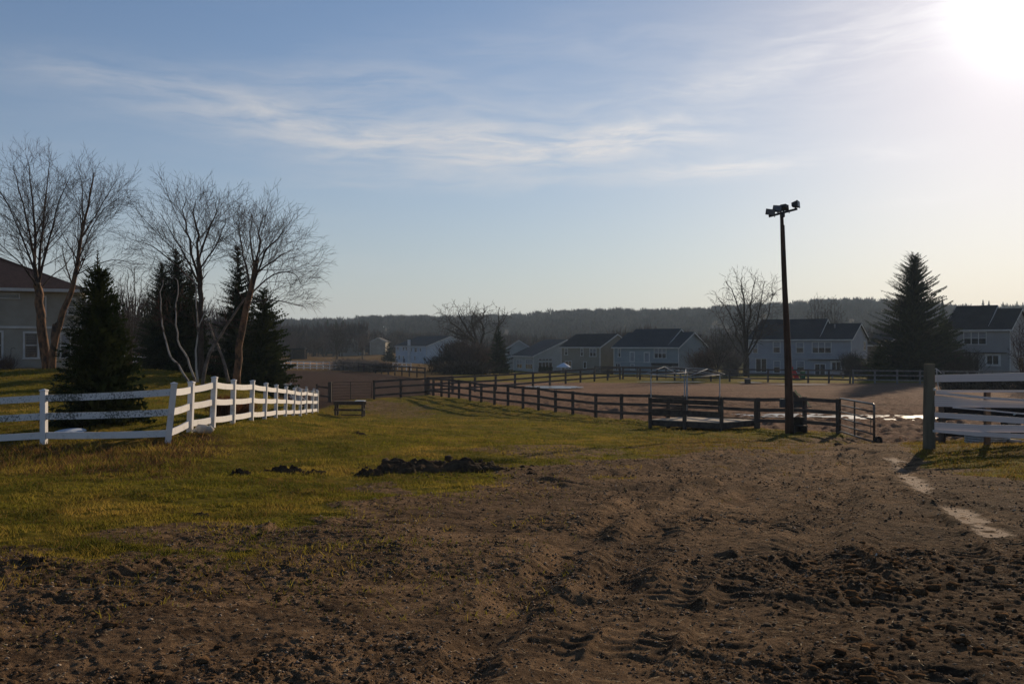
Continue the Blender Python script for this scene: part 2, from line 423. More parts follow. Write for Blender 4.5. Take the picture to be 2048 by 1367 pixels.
def surface(x, y):
    x = np.asarray(x, float); y = np.asarray(y, float)
    z0 = ground_z(x, y); M = masks(x, y, z0)
    return z0+detail_z(x, y, M), M

rr = np.concatenate([np.linspace(.4, 4.4, 16), np.arange(4.5, 11.5, .0215), 11.5*1.0052**np.arange(0, 385), [0]])
rr = rr[:-1]; last = rr[-1]
rr = np.concatenate([rr, last*1.028**np.arange(1, 160)]); rr = rr[rr < 5200]
aa = np.concatenate([np.linspace(-180, -34, 30)[:-1], np.arange(-34, -29.5, .5), np.arange(-29.5, 29.5, .124), np.arange(29.5, 34, .5), np.linspace(34, 180, 30)[:-1]])
A, R = np.meshgrid(np.radians(aa), rr)
gx = R*np.sin(A); gy = R*np.cos(A)
gzz, GM = surface(gx, gy)
nr, na = gx.shape
V = np.stack([gx.ravel(), gy.ravel(), gzz.ravel()], 1)
idx = np.arange(nr*na).reshape(nr, na)
nxt = np.roll(idx, -1, axis=1)
Fq = np.stack([idx[:-1].ravel(), nxt[:-1].ravel(), nxt[1:].ravel(), idx[1:].ravel()], 1)
V = np.vstack([V, [[0, 0, gz(0, 0)]]]); ci = len(V)-1

gm = bpy.data.materials.new('ground'); gm.use_nodes = True; t = gm.node_tree; t.nodes.clear(); q = G(t)
out = N(t, 'ShaderNodeOutputMaterial'); bs = N(t, 'ShaderNodeBsdfPrincipled'); t.links.new(bs.outputs[0], out.inputs[0])
tcn = N(t, 'ShaderNodeTexCoord'); ob = tcn.outputs['Object']
at = N(t, 'ShaderNodeAttribute', attribute_name='soil'); s1 = N(t, 'ShaderNodeSeparateColor'); t.links.new(at.outputs['Color'], s1.inputs[0])
at2 = N(t, 'ShaderNodeAttribute', attribute_name='soil_two'); s2 = N(t, 'ShaderNodeSeparateColor'); t.links.new(at2.outputs['Color'], s2.inputs[0])
dirt_s, arena_s, field_s = s1.outputs; pale_s, dark_s, dry_s = s2.outputs
nb = q.noise(ob, .6, 5, .6); nm = q.noise(ob, 5.0, 6, .65); nf = q.noise(ob, 38.0, 5, .7); ng = q.noise(ob, 150.0, 3, .6)
dirtc = q.mix(q.ramp(nm, (.3, .7, 0, 1)), (.112, .065, .033), (.350, .215, .115))
dirtc = q.mix(q.ramp(nf, (.46, .70, 0, .85)), dirtc, (.33, .220, .130))
vor = N(t, 'ShaderNodeTexVoronoi'); vor.inputs['Scale'].default_value = 55; t.links.new(ob, vor.inputs['Vector'])
peb = q.ramp(vor.outputs['Distance'], (.12, .26, 1, 0))
pcs = N(t, 'ShaderNodeSeparateColor'); t.links.new(vor.outputs['Color'], pcs.inputs[0])
pick = q.m('MULTIPLY', peb, q.ramp(pcs.outputs[0], (.72, .9, 0, 1)))
dirtc = q.mix(q.m('MULTIPLY', pick, .75), dirtc, q.mix(pcs.outputs[1], (.22, .19, .16), (.50, .44, .36)))
dirtc = q.mix(q.m('MULTIPLY', dark_s, .50), dirtc, (.040, .025, .016))
dirtc = q.mix(q.ramp(q.noise(q.mapping(ob, (1,1.6,1)), 2.1, 6, .7), (.46, .64, 0, .75)), dirtc, (.055, .034, .020))
dirtc = q.mix(q.ramp(q.noise(ob, 13.0, 5, .7), (.50, .66, 0, .7)), dirtc, (.38, .245, .135))
dirtc = q.mix(q.ramp(nb, (.35, .7, 0, .45)), dirtc, (.055, .040, .030))
grassc = q.mix(q.ramp(nm, (.3, .7, 0, 1)), (.095, .088, .010), (.23, .18, .024))
grassc = q.mix(q.ramp(nb, (.45, .68, 0, .7)), grassc, (.26, .15, .028))
grassc = q.mix(q.m('MULTIPLY', dry_s, .9), grassc, q.mix(q.ramp(nf, (.3,.7,0,1)), (.17, .09, .035), (.065, .035, .020)))
arc = q.mix(q.ramp(nm, (.3, .7, 0, 1)), (.160, .092, .058), (.300, .182, .118))
arc = q.mix(q.ramp(q.noise(q.mapping(ob, (.12, .5, 1)), 1.0, 4, .6), (.5, .7, 0, .6)), arc, (.10, .062, .042))
fic = q.mix(q.ramp(nm, (.3, .7, 0, 1)), (.046, .027, .020), (.078, .046, .034))
edge = q.ramp(q.m('ADD', dirt_s, q.m('MULTIPLY', q.m('SUBTRACT', q.m('ADD', nf, nm), 1.0), 1.1)), (.35, .65, 0, 1))
c = q.mix(edge, grassc, dirtc); c = q.mix(arena_s, c, arc); c = q.mix(field_s, c, fic)
c = q.mix(pale_s, c, (.21, .135, .085))
t.links.new(c, bs.inputs['Base Color'])
rg = q.m('SUBTRACT', .93, q.m('MULTIPLY', pale_s, .08)); t.links.new(rg, bs.inputs['Roughness'])
bs.inputs['Specular IOR Level'].default_value = 0.0; t.links.new(q.m('ADD', .012, q.m('MULTIPLY', pale_s, .04)), bs.inputs['Specular IOR Level'])
hh = q.m('ADD', q.m('MULTIPLY', nf, .8), q.m('ADD', q.m('MULTIPLY', ng, .35), q.m('MULTIPLY', peb, .35)))
hh = q.m('ADD', q.m('MULTIPLY', hh, 1.35), q.m('MULTIPLY', nm, 1.6))
bn = N(t, 'ShaderNodeBump'); bn.inputs['Strength'].default_value = 1.0; bn.inputs['Distance'].default_value = .05
t.links.new(q.m('MULTIPLY', hh, q.m('SUBTRACT', 1.0, q.m('MULTIPLY', pale_s, .8))), bn.inputs['Height']); t.links.new(bn.outputs[0], bs.inputs['Normal'])

# quads plus the small fan in the middle, as one sheet
me = bpy.data.meshes.new('ground')
fan = np.stack([np.full(na, ci), nxt[0], idx[0]], 1)
loops = np.concatenate([Fq[:, ::-1].ravel(), fan[:, ::-1].ravel()]).astype(np.int32)
starts = np.concatenate([np.arange(len(Fq))*4, len(Fq)*4+np.arange(na)*3]).astype(np.int32)
me.vertices.add(len(V)); me.vertices.foreach_set('co', V.astype(np.float32).ravel())
me.loops.add(len(loops)); me.loops.foreach_set('vertex_index', loops)
me.polygons.add(len(starts)); me.polygons.foreach_set('loop_start', starts)
me.polygons.foreach_set('use_smooth', np.ones(len(starts), dtype=bool)); me.update(calc_edges=True)
px_, py_, dirt_, arena_, field_, pale_, churn_, dark_, n_, verge_ = GM
dry_ = np.clip(smooth(430, 330, px_)*smooth(880, 905, py_)*smooth(965, 940, py_+n_*10) + smooth(260, 330, px_)*smooth(480, 400, px_)*smooth(862, 872, py_)*smooth(935, 900, py_)
       + .55*smooth(860, 900, py_)*smooth(700, 350, px_+n_*150)*smooth(930, 890, py_) + .5*smooth(1200,1400,px_)*smooth(868,880,py_)*(py_ < 912) + .9*smooth(88, 105, gy)*(px_ < 905), 0, 1)*(gy > 5)
for nm_, chans in (('soil', (dirt_, arena_, field_)), ('soil_two', (pale_, dark_, dry_))):
    ca = me.color_attributes.new(nm_, 'FLOAT_COLOR', 'POINT')
    arr = np.ones((len(V), 4), np.float32)
    for k, c_ in enumerate(chans): arr[:-1, k] = np.broadcast_to(c_, gx.shape).ravel()
    ca.data.foreach_set('color', arr.ravel())
me.materials.append(gm)
ground = bpy.data.objects.new('ground', me); link(ground); tag(ground, kind='structure')

# ------------------------------------------------------------------ sample helper on the fan of view
def scatter(n, r0, r1, power=1.0, amax=30):
    u = rng.rand(n); r = (r0**(1-power)+(r1**(1-power)-r0**(1-power))*u)**(1/(1-power)) if abs(power-1) > 1e-6 else r0*(r1/r0)**u
    a = np.radians((rng.rand(n)*2-1)*amax)
    return r*np.sin(a), r*np.cos(a)
# grass blades
x, y = scatter(620000, 6.5, 75, 1.0)
z, M = surface(x, y)
px, py, dirt, arena, field, pale, churn, dark, n, verge = M
keep = rng.rand(len(x)) < (1-dirt)*(1-.75*smooth(.15, .5, fbm(x*1.7, y*1.7, 3, 96))*smooth(960, 1010, py))*(1-arena)*(1-field)*(1-pale)*(.25+.75*smooth(-.5, .1, fbm(x*1.1, y*1.1, 2, 77)))
keep |= (rng.rand(len(x)) < (.028+.20*smooth(1000, 700, px)*smooth(1210, 1110, py)*smooth(-.1, .3, fbm(x*1.5, y*1.5, 3, 98)))*(dirt > .3)*(px < 1150)*(n > -.25))
x, y, z, px, py, n, verge = x[keep], y[keep], z[keep], px[keep], py[keep], n[keep], verge[keep]
tall = smooth(430, 330, px)*smooth(882, 900, py)*smooth(962, 930, py) + smooth(270, 330, px)*smooth(440, 400, px)*smooth(862, 870, py)*smooth(935, 900, py)
tall = np.clip(tall + .25*smooth(-.1, .5, fbm(x*.9, y*.9, 2, 33)), 0, 1)*(x < 0) 
r = np.hypot(x, y)
hgt = (.012+.024*rng.rand(len(x)))*(1+1.0*tall*(.2+2.4*rng.rand(len(x))**2))*(1+r/45)*(.6+.9*smooth(-.4, .5, fbm(x*2.2, y*2.2, 3, 92)))
wid = (.0030+.0022*r/10)*(1+.4*rng.rand(len(x)))
th_ = rng.rand(len(x))*2*np.pi; ln = (.2+rng.rand(len(x))*1.3)*hgt
ph = rng.rand(len(x))*2*np.pi
P0 = np.stack([x-np.cos(th_)*wid, y-np.sin(th_)*wid, z-.01], 1); P1 = np.stack([x+np.cos(th_)*wid, y+np.sin(th_)*wid, z-.01], 1)
P2 = np.stack([x+np.cos(ph)*ln, y+np.sin(ph)*ln, z+hgt], 1)
Vg = np.stack([P0, P1, P2], 1).reshape(-1, 3)
gmat = bpy.data.materials.new('grass_blades'); gmat.use_nodes = True; t = gmat.node_tree; t.nodes.clear(); q = G(t)
out = N(t, 'ShaderNodeOutputMaterial'); df = N(t, 'ShaderNodeBsdfDiffuse'); tr = N(t, 'ShaderNodeBsdfTranslucent'); mx = N(t, 'ShaderNodeMixShader'); mx.inputs[0].default_value = .5
geo = N(t, 'ShaderNodeNewGeometry'); at = N(t, 'ShaderNodeAttribute', attribute_name='dry'); ob = N(t, 'ShaderNodeTexCoord').outputs['Object']
gcol = q.mix(geo.outputs['Random Per Island'], (.100, .105, .012), (.250, .210, .028))
gcol = q.mix(q.ramp(q.noise(ob, .33, 5, .65), (.44, .66, 0, .7)), gcol, (.42, .27, .06))
gcol = q.mix(q.ramp(q.noise(ob, .8, 4), (.44, .60, 0, .85)), gcol, (.060, .072, .012))
gcol = q.mix(at.outputs['Fac'], gcol, q.mix(geo.outputs['Random Per Island'], (.055, .028, .018), (.30, .16, .06)))
t.links.new(gcol, df.inputs[0]); t.links.new(gcol, tr.inputs[0]); t.links.new(df.outputs[0], mx.inputs[1]); t.links.new(tr.outputs[0], mx.inputs[2]); t.links.new(mx.outputs[0], out.inputs[0])
grass = npmesh('grass', Vg, np.arange(len(Vg)).reshape(-1, 3), gmat)
ca = grass.data.attributes.new('dry', 'FLOAT', 'FACE')
dryf = np.clip(tall*.8*(rng.rand(len(x)) < .25+.6*smooth(-.3, .5, fbm(x*1.6, y*1.6, 3, 91))) + .5*(rng.rand(len(x)) < .18) + .6*smooth(1200,1400,px)*smooth(866,882,py)*(rng.rand(len(x)) < .6), 0, 1)
ca.data.foreach_set('value', dryf.astype(np.float32))
tag(grass, 'short olive and straw coloured turf between the white fence and the dirt lane', 'grass', kind='stuff')
print('grass', len(x))

# dead weeds on the bank under the fence
wx_, wy_ = scatter(60000, 14, 30, 1.0); wz_, M = surface(wx_, wy_); px, py = M[0], M[1]
pr = (smooth(430, 350, px)*smooth(884, 897, py)*smooth(958, 925, py) + smooth(300, 340, px)*smooth(470, 410, px)*smooth(866, 874, py)*smooth(930, 905, py))*smooth(-.25, .25, fbm(wx_*1.8, wy_*1.8, 3, 44))
k = rng.rand(len(wx_)) < pr; wx_, wy_, wz_ = wx_[k], wy_[k], wz_[k]; n_ = len(wx_)
h_ = .05+.17*rng.rand(n_)**2; w_ = .003+.003*rng.rand(n_); a = rng.rand(n_)*6.283; b = rng.rand(n_)*6.283; l_ = h_*(.2+.9*rng.rand(n_))
P = np.stack([np.stack([wx_-np.cos(a)*w_, wy_-np.sin(a)*w_, wz_], 1), np.stack([wx_+np.cos(a)*w_, wy_+np.sin(a)*w_, wz_], 1), np.stack([wx_+np.cos(b)*l_, wy_+np.sin(b)*l_, wz_+h_], 1)], 1).reshape(-1, 3)
wm = bpy.data.materials.new('dead_weeds'); wm.use_nodes = True; t = wm.node_tree; q = G(t); b_ = t.nodes['Principled BSDF']; b_.inputs['Roughness'].default_value = 1; b_.inputs['Specular IOR Level'].default_value = .0
t.links.new(q.mix(N(t, 'ShaderNodeNewGeometry').outputs['Random Per Island'], (.045, .022, .016), (.24, .125, .055)), b_.inputs['Base Color'])
wd_o = npmesh('dead_weeds', P, np.arange(len(P)).reshape(-1, 3), wm); tag(wd_o, 'matted brown dead weeds on the bank below the white fence', 'weeds', kind='stuff'); print('weeds', n_)

# stones and clods lying on the dirt
OCT = np.array([[1,0,0],[0,1,0],[-1,0,0],[0,-1,0],[0,0,1],[0,0,-.6]], float)
OF = np.array([[0,1,4],[1,2,4],[2,3,4],[3,0,4],[1,0,5],[2,1,5],[3,2,5],[0,3,5]])
phi = (1+5**.5)/2
ICO = np.array([[-1,phi,0],[1,phi,0],[-1,-phi,0],[1,-phi,0],[0,-1,phi],[0,1,phi],[0,-1,-phi],[0,1,-phi],[phi,0,-1],[phi,0,1],[-phi,0,-1],[-phi,0,1]])/np.hypot(1, phi)
IF = np.array([[0,11,5],[0,5,1],[0,1,7],[0,7,10],[0,10,11],[1,5,9],[5,11,4],[11,10,2],[10,7,6],[7,1,8],[3,9,4],[3,4,2],[3,2,6],[3,6,8],[3,8,9],[4,9,5],[2,4,11],[6,2,10],[8,6,7],[9,8,1]])
def lumps(name, x, y, z, s, base, faces, mt, jit=.3, flat=.6):
    n = len(x); k = len(base)
    B = base[None]*(1+(rng.rand(n, k, 1)-.5)*2*jit)
    sc = np.stack([1+.5*rng.rand(n), 1+.5*rng.rand(n), flat*(.7+.6*rng.rand(n))], 1)
    B = B*sc[:, None, :]*s[:, None, None]; a = rng.rand(n)*6.283
    c_, s_ = np.cos(a)[:, None], np.sin(a)[:, None]
    W = np.stack([B[..., 0]*c_-B[..., 1]*s_+x[:, None], B[..., 0]*s_+B[..., 1]*c_+y[:, None], B[..., 2]+(z+s*.15)[:, None]], -1)
    Fc = faces[None]+(np.arange(n)*k)[:, None, None]
    return npmesh(name, W.reshape(-1, 3), Fc.reshape(-1, 3), mt)
peb_m = bpy.data.materials.new('pebbles'); peb_m.use_nodes = True; t = peb_m.node_tree; q = G(t); b_ = t.nodes['Principled BSDF']; geo = N(t, 'ShaderNodeNewGeometry')
cr = N(t, 'ShaderNodeValToRGB'); t.links.new(geo.outputs['Random Per Island'], cr.inputs[0])
cr.color_ramp.elements[0].color = (.075, .045, .026, 1); cr.color_ramp.elements[1].color = (.40, .31, .22, 1); cr.color_ramp.elements.new(.75).color = (.16, .10, .06, 1); b_.inputs['Specular IOR Level'].default_value = .06
t.links.new(cr.outputs[0], b_.inputs['Base Color']); b_.inputs['Roughness'].default_value = .8
x, y = scatter(120000, 4.3, 24, 1.1); z, M = surface(x, y); px, py, dirt = M[0], M[1], M[2]
k = (dirt > .45) & (rng.rand(len(x)) < .35+.65*smooth(-.2, .3, M[8])); x, y, z = x[k][:38000], y[k][:38000], z[k][:38000]
s = (.003+.008*rng.rand(len(x))**3)*(.8+np.hypot(x, y)/14)
peb_o = lumps('gravel', x, y, z, s, OCT, OF, peb_m, .25, .7); tag(peb_o, 'loose grey and tan gravel strewn over the dirt lane', 'gravel', kind='stuff')
clod_m = mat('clod_soil', (.060, .036, .020), .95, (.150, .088, .045), 9, .8, 60, spec=0.0)
x, y = scatter(26000, 4.5, 26, 1.2); z, M = surface(x, y); px, py, dirt, churn = M[0], M[1], M[2], M[6]
pr = dirt*(.12+.30*churn)*smooth(-.25, .25, M[8]+.25*churn); k = rng.rand(len(x)) < pr; x, y, z, churn = x[k], y[k], z[k], churn[k]
s = (.006+.030*rng.rand(len(x))**4*(.3+churn))*(.9+np.hypot(x, y)/30)
cl_o = lumps('soil_clods', x, y, z, s, ICO, IF, clod_m, .42, .5); tag(cl_o, 'crumbled dark clods of churned soil on the lane', 'soil', kind='stuff')
print('clods', len(x))

x, y = scatter(2600, 4.5, 30, 1.2); z, M = surface(x, y); k = (M[2] > .5); x, y, z = x[k], y[k], z[k]
n_ = len(x); a = rng.rand(n_)*6.283; L = .02+.07*rng.rand(n_)**2; w = .0018+.0002*np.hypot(x, y); zz_ = z+.012
P = np.stack([np.stack([x-np.sin(a)*w, y+np.cos(a)*w, zz_], 1), np.stack([x+np.sin(a)*w, y-np.cos(a)*w, zz_], 1), np.stack([x+np.cos(a)*L, y+np.sin(a)*L, zz_+.012*rng.rand(n_)], 1)], 1).reshape(-1, 3)
st_o = npmesh('straw_litter', P, np.arange(len(P)).reshape(-1, 3), mat('straw', (.45,.34,.19), .9)); tag(st_o, 'bits of straw and dead stalks littering the dirt', 'straw', kind='stuff')
# ------------------------------------------------------------------ standing water
wat = bpy.data.materials.new('puddle_water'); wat.use_nodes = True; t = wat.node_tree; q = G(t); b_ = t.nodes['Principled BSDF']
b_.inputs['Base Color'].default_value = (.05, .045, .04, 1); b_.inputs['Roughness'].default_value = .30; b_.inputs['IOR'].default_value = 1.333
b_.inputs['Specular IOR Level'].default_value = 1.0
bn = N(t, 'ShaderNodeBump'); bn.inputs['Strength'].default_value = .35; bn.inputs['Distance'].default_value = .02
t.links.new(q.noise(N(t, 'ShaderNodeTexCoord').outputs['Object'], 6, 3), bn.inputs['Height']); t.links.new(bn.outputs[0], b_.inputs['Normal'])
def puddle(x0, x1, y0, y1, Yd, depth, label, level, ragged=.5, seed=1, thr=.0):
    """irregular sheet of water between two pixels at a distance, made of cells kept by noise"""
    xa, xb = (x0-1024)/F*Yd, (x1-1024)/F*Yd
    nx, ny = 120, 16; V = []; Fc = []
    mb = MB(); c = ((xa+xb)/2, Yd)
    for i in range(nx):
        for j in range(ny):
            u = (i+.5)/nx*2-1; v = (j+.5)/ny*2-1
            X_ = xa+(xb-xa)*(i/nx); Y_ = Yd+depth*(j/ny-.5)
            if u*u+v*v + ragged*float(pnoise(X_*.9+seed*7, Y_*1.6, seed)) + .25*ragged*float(pnoise(X_*4+seed, Y_*4, seed)) > .9: continue
            dx = (xb-xa)/nx; dy = depth/ny
            mb.quad((X_, Y_, level), (X_+dx, Y_, level), (X_+dx, Y_+dy, level), (X_, Y_+dy, level))
    return mb
def add_puddle(*a, **k):
    mb = puddle(*a, **k); o = mb.build('puddle', wat)
    o['label'] = a[6]; o['category'] = 'puddle'; o['kind'] = 'structure'
    del o['category']
    return o
def add_water(x0, x1, Yd, depth, up, ragged=.5, seed=1):
    mb = puddle(x0, x1, 0, 0, Yd, depth, '', gz(((x0+x1)/2-1024)/F*Yd, Yd)+up, ragged, seed)
    o = mb.build('water', wat); tag(o, kind='structure'); return o
add_water(1045, 1168, 94, 6, .09, .5, 1)
add_water(1268, 1420, 106, 1.6, .12, .6, 2)
add_water(1476, 1524, 104, 3.2, .12, .5, 3)
add_water(1530, 1660, 98, 1.4, .12, .7, 4)
add_water(1470, 1700, 54.5, 3.0, .01, .9, 5)
add_water(1640, 1930, 52.5, 4.0, .012, .9, 6)
add_water(1860, 1925, 52, 2.5, .02, .6, 7)

# ------------------------------------------------------------------ hills and the far woods
def skyline(px):
    return np.interp(px, [-1500, 0, 300, 560, 690, 720, 830, 900, 1040, 1110, 1230, 1400, 1480, 1560, 1650, 1760, 1830, 1900, 1960, 2060, 2500, 3600],
                         [640, 632, 636, 641, 638, 634, 631, 633, 630, 622, 619, 617, 612, 607, 601, 600, 606, 611, 614, 612, 618, 640])
hn, ht = 70, 240
ths = np.linspace(-62, 62, ht); rs = np.linspace(0, 1, hn)
HV = []
CR = 900.0; WT = 10.0
def hill_z(x, y):
    r = np.hypot(x, y); px = 1024+F*x/np.maximum(y, 1)
    px = np.clip(px, -1500, 3600)
    crest = EYE+(YH-skyline(px))/F*CR*np.cos(np.arctan2(x, y)) - WT
    t_ = np.clip((r-420)/(CR-420), 0, 1.6)
    s_ = np.where(t_ < 1, t_*t_*(3-2*t_), 1-.4*(t_-1))
    bump_ = fbm(x*.006, y*.006, 3, 11)*1.6*np.clip(t_*2, 0, 1)*np.clip((1.05-t_)*6, .15, 1)
    return -4.6+(crest+4.6)*s_+bump_*(t_ < 1.0)
TH, RS = np.meshgrid(np.radians(ths), 400+(1300-400)*rs)
hx, hy = RS*np.sin(TH), RS*np.cos(TH); hz = hill_z(hx, hy)
Hv = np.stack([hx.ravel(), hy.ravel(), hz.ravel()], 1); ii = np.arange(hn*ht).reshape(hn, ht)
Hf = np.stack([ii[:-1, :-1].ravel(), ii[:-1, 1:].ravel(), ii[1:, 1:].ravel(), ii[1:, :-1].ravel()], 1)[:, ::-1]
hills = npmesh('hills', Hv, Hf, mat('leaf_litter', (.075, .062, .045), .95, (.11, .085, .06), .05), nv=4, smooth=True); tag(hills, kind='structure')

twig_m = mat('far_twigs', (.085, .070, .062), .9, (.055, .048, .045), .05)
def tuft_trees(name, x, y, z, h, n_t, mt, spread=.42, wid=.05, label=None, cat=None, kind='stuff', fl=0.2):
    """bare crowns as bundles of thin upward twigs: joined mesh of narrow triangles"""
    k = len(x)
    a = rng.rand(k, n_t)*6.283; t0 = fl+(1-fl)*rng.rand(k, n_t)**.8*.8; rad0 = spread*rng.rand(k, n_t)**.6*np.sin(np.clip(t0, 0.12, .97)*math.pi)**.6*.8
    H = h[:, None]
    bx = x[:, None]+np.cos(a)*rad0*H*.75; by = y[:, None]+np.sin(a)*rad0*H*.75; bz = z[:, None]+t0*H*.92
    L = H*(.10+.16*rng.rand(k, n_t)); out_ = .55*rng.rand(k, n_t)
    tx = bx+np.cos(a)*L*out_; ty = by+np.sin(a)*L*out_; tz = np.minimum(bz+L, z[:, None]+H*1.03)
    b2 = rng.rand(k, n_t)*6.283; w = H*wid*(.5+rng.rand(k, n_t))
    P = np.stack([np.stack([bx-np.cos(b2)*w, by-np.sin(b2)*w, bz-w*rng.rand(k, n_t)], -1), np.stack([bx+np.cos(b2)*w, by+np.sin(b2)*w, bz], -1), np.stack([tx, ty, tz], -1)], 2).reshape(-1, 3)
    # trunks
    w2 = h*.022
    T = np.stack([np.stack([x-w2, y, z-.5], -1), np.stack([x+w2, y, z-.5], -1), np.stack([x, y, z+h*.8], -1)], 1).reshape(-1, 3)
    P = np.vstack([P, T])
    o = npmesh(name, P, np.arange(len(P)).reshape(-1, 3), mt)
    tag(o, label, cat, kind=kind); return o
# the wooded ridge
a_ = np.radians((rng.rand(2600)*2-1)*34); r_ = 470+(CR+60-470)*rng.rand(2600)**.8
x = r_*np.sin(a_); y = r_*np.cos(a_); z = hill_z(x, y); h = 8.5+4.0*rng.rand(len(x))
tuft_trees('woods', x, y, z, h, 110, twig_m, .55, .036, 'grey leafless woods covering the far ridge behind the houses', 'woods')
# crest line, denser
a_ = np.radians((rng.rand(900)*2-1)*32); r_ = CR-25+60*rng.rand(900)
x = r_*np.sin(a_); y = r_*np.cos(a_); z = hill_z(x, y); h = 8.0+4.5*rng.rand(len(x))**2
tuft_trees('woods', x, y, z, h, 170, twig_m, .6, .022, 'ragged treetops along the crest of the far ridge', 'woods')
# scattered evergreens on the ridge
def cones(name, x, y, z, h, mt, label, tiers=9):
    P = []
    for X_, Y_, Z_, H_ in zip(x, y, z, h):
        for k in range(tiers):
            t0 = k/tiers; rr_ = H_*.2*(1-t0)+.2; zz = Z_+H_*(.12+.88*t0)
            for m_ in range(9):
                a0 = m_/9*6.283+rng.rand()*.7; da = .28
                rj = rr_*(.7+.6*rng.rand())
                P += [(X_+math.cos(a0-da)*rj*.25, Y_+math.sin(a0-da)*rj*.25, zz+H_*.12), (X_+math.cos(a0)*rj, Y_+math.sin(a0)*rj, zz-.02*H_), (X_+math.cos(a0+da)*rj*.9, Y_+math.sin(a0+da)*rj*.9, zz+.03*H_),]
                P += [(X_, Y_, zz+H_*.16), (X_+math.cos(a0-da)*rj, Y_+math.sin(a0-da)*rj, zz), (X_+math.cos(a0+da)*rj, Y_+math.sin(a0+da)*rj, zz)]
    P = np.array(P); o = npmesh(name, P, np.arange(len(P)).reshape(-1, 3), mt); tag(o, label, 'woods', kind='stuff'); return o
pxs = np.array([636, 655, 672, 686, 884, 893, 1040, 1925, 1966, 1978, 2006, 2014, 2034, 2046, 1885]); Ys = 820+60*rng.rand(len(pxs)); Ys[1:4] = 420; Ys[0] = 500; Ys[-1]=300
xs = (pxs-1024)/F*Ys; zs = hill_z(xs, Ys); tops = np.array([643,640,642,641,629,630,622,608,600,602,604,606,603,605,602])
hs = EYE+(YH-tops)/F*Ys-zs
con_m = mat('far_needles', (.030, .042, .026), .9, (.045, .055, .035), .3)
cones('evergreen_stand', xs, Ys, zs, hs, con_m, 'dark evergreens standing out along the far ridge')
# belt of bare trees in the valley behind the houses
bark_far = mat('mid_twigs', (.095, .070, .060), .9, (.065, .050, .045), .08)
pts = []
for (p0, p1, Y0, Y1, n, h0, h1) in [(540,720,300,410,60,8,13), (700,1000,350,440,80,7,10), (1000,1260,300,420,90,7,11), (1230,1500,230,400,90,7,12), (1480,1780,230,400,90,8,12), (1700,2150,200,380,80,7,10)]:
    for _ in range(n):
        Yd = Y0+(Y1-Y0)*rng.rand(); pxx = p0+(p1-p0)*rng.rand(); X_ = (pxx-1024)/F*Yd
        pts.append((X_, Yd, gz(X_, Yd)-.2, h0+(h1-h0)*rng.rand()))
pts = np.array(pts)
lp_ = []
for _ in range(46):
    Yd = 150+140*rng.rand(); X_ = (-320+800*rng.rand()-1024)/F*Yd; lp_.append((X_, Yd, gz(X_, Yd)-.2, 9+5*rng.rand()))
lp_ = np.array(lp_)
tuft_trees('woods', lp_[:, 0], lp_[:, 1], lp_[:, 2], lp_[:, 3], 700, bark_far, .55, .006, 'brown bare woods behind the beige house and the paired spruces', 'woods', fl=.08)
tuft_trees('woods', pts[:, 0], pts[:, 1], pts[:, 2], pts[:, 3], 190, bark_far, .5, .022, 'brown leafless thicket of trees in the valley behind the houses', 'woods', fl=.1)

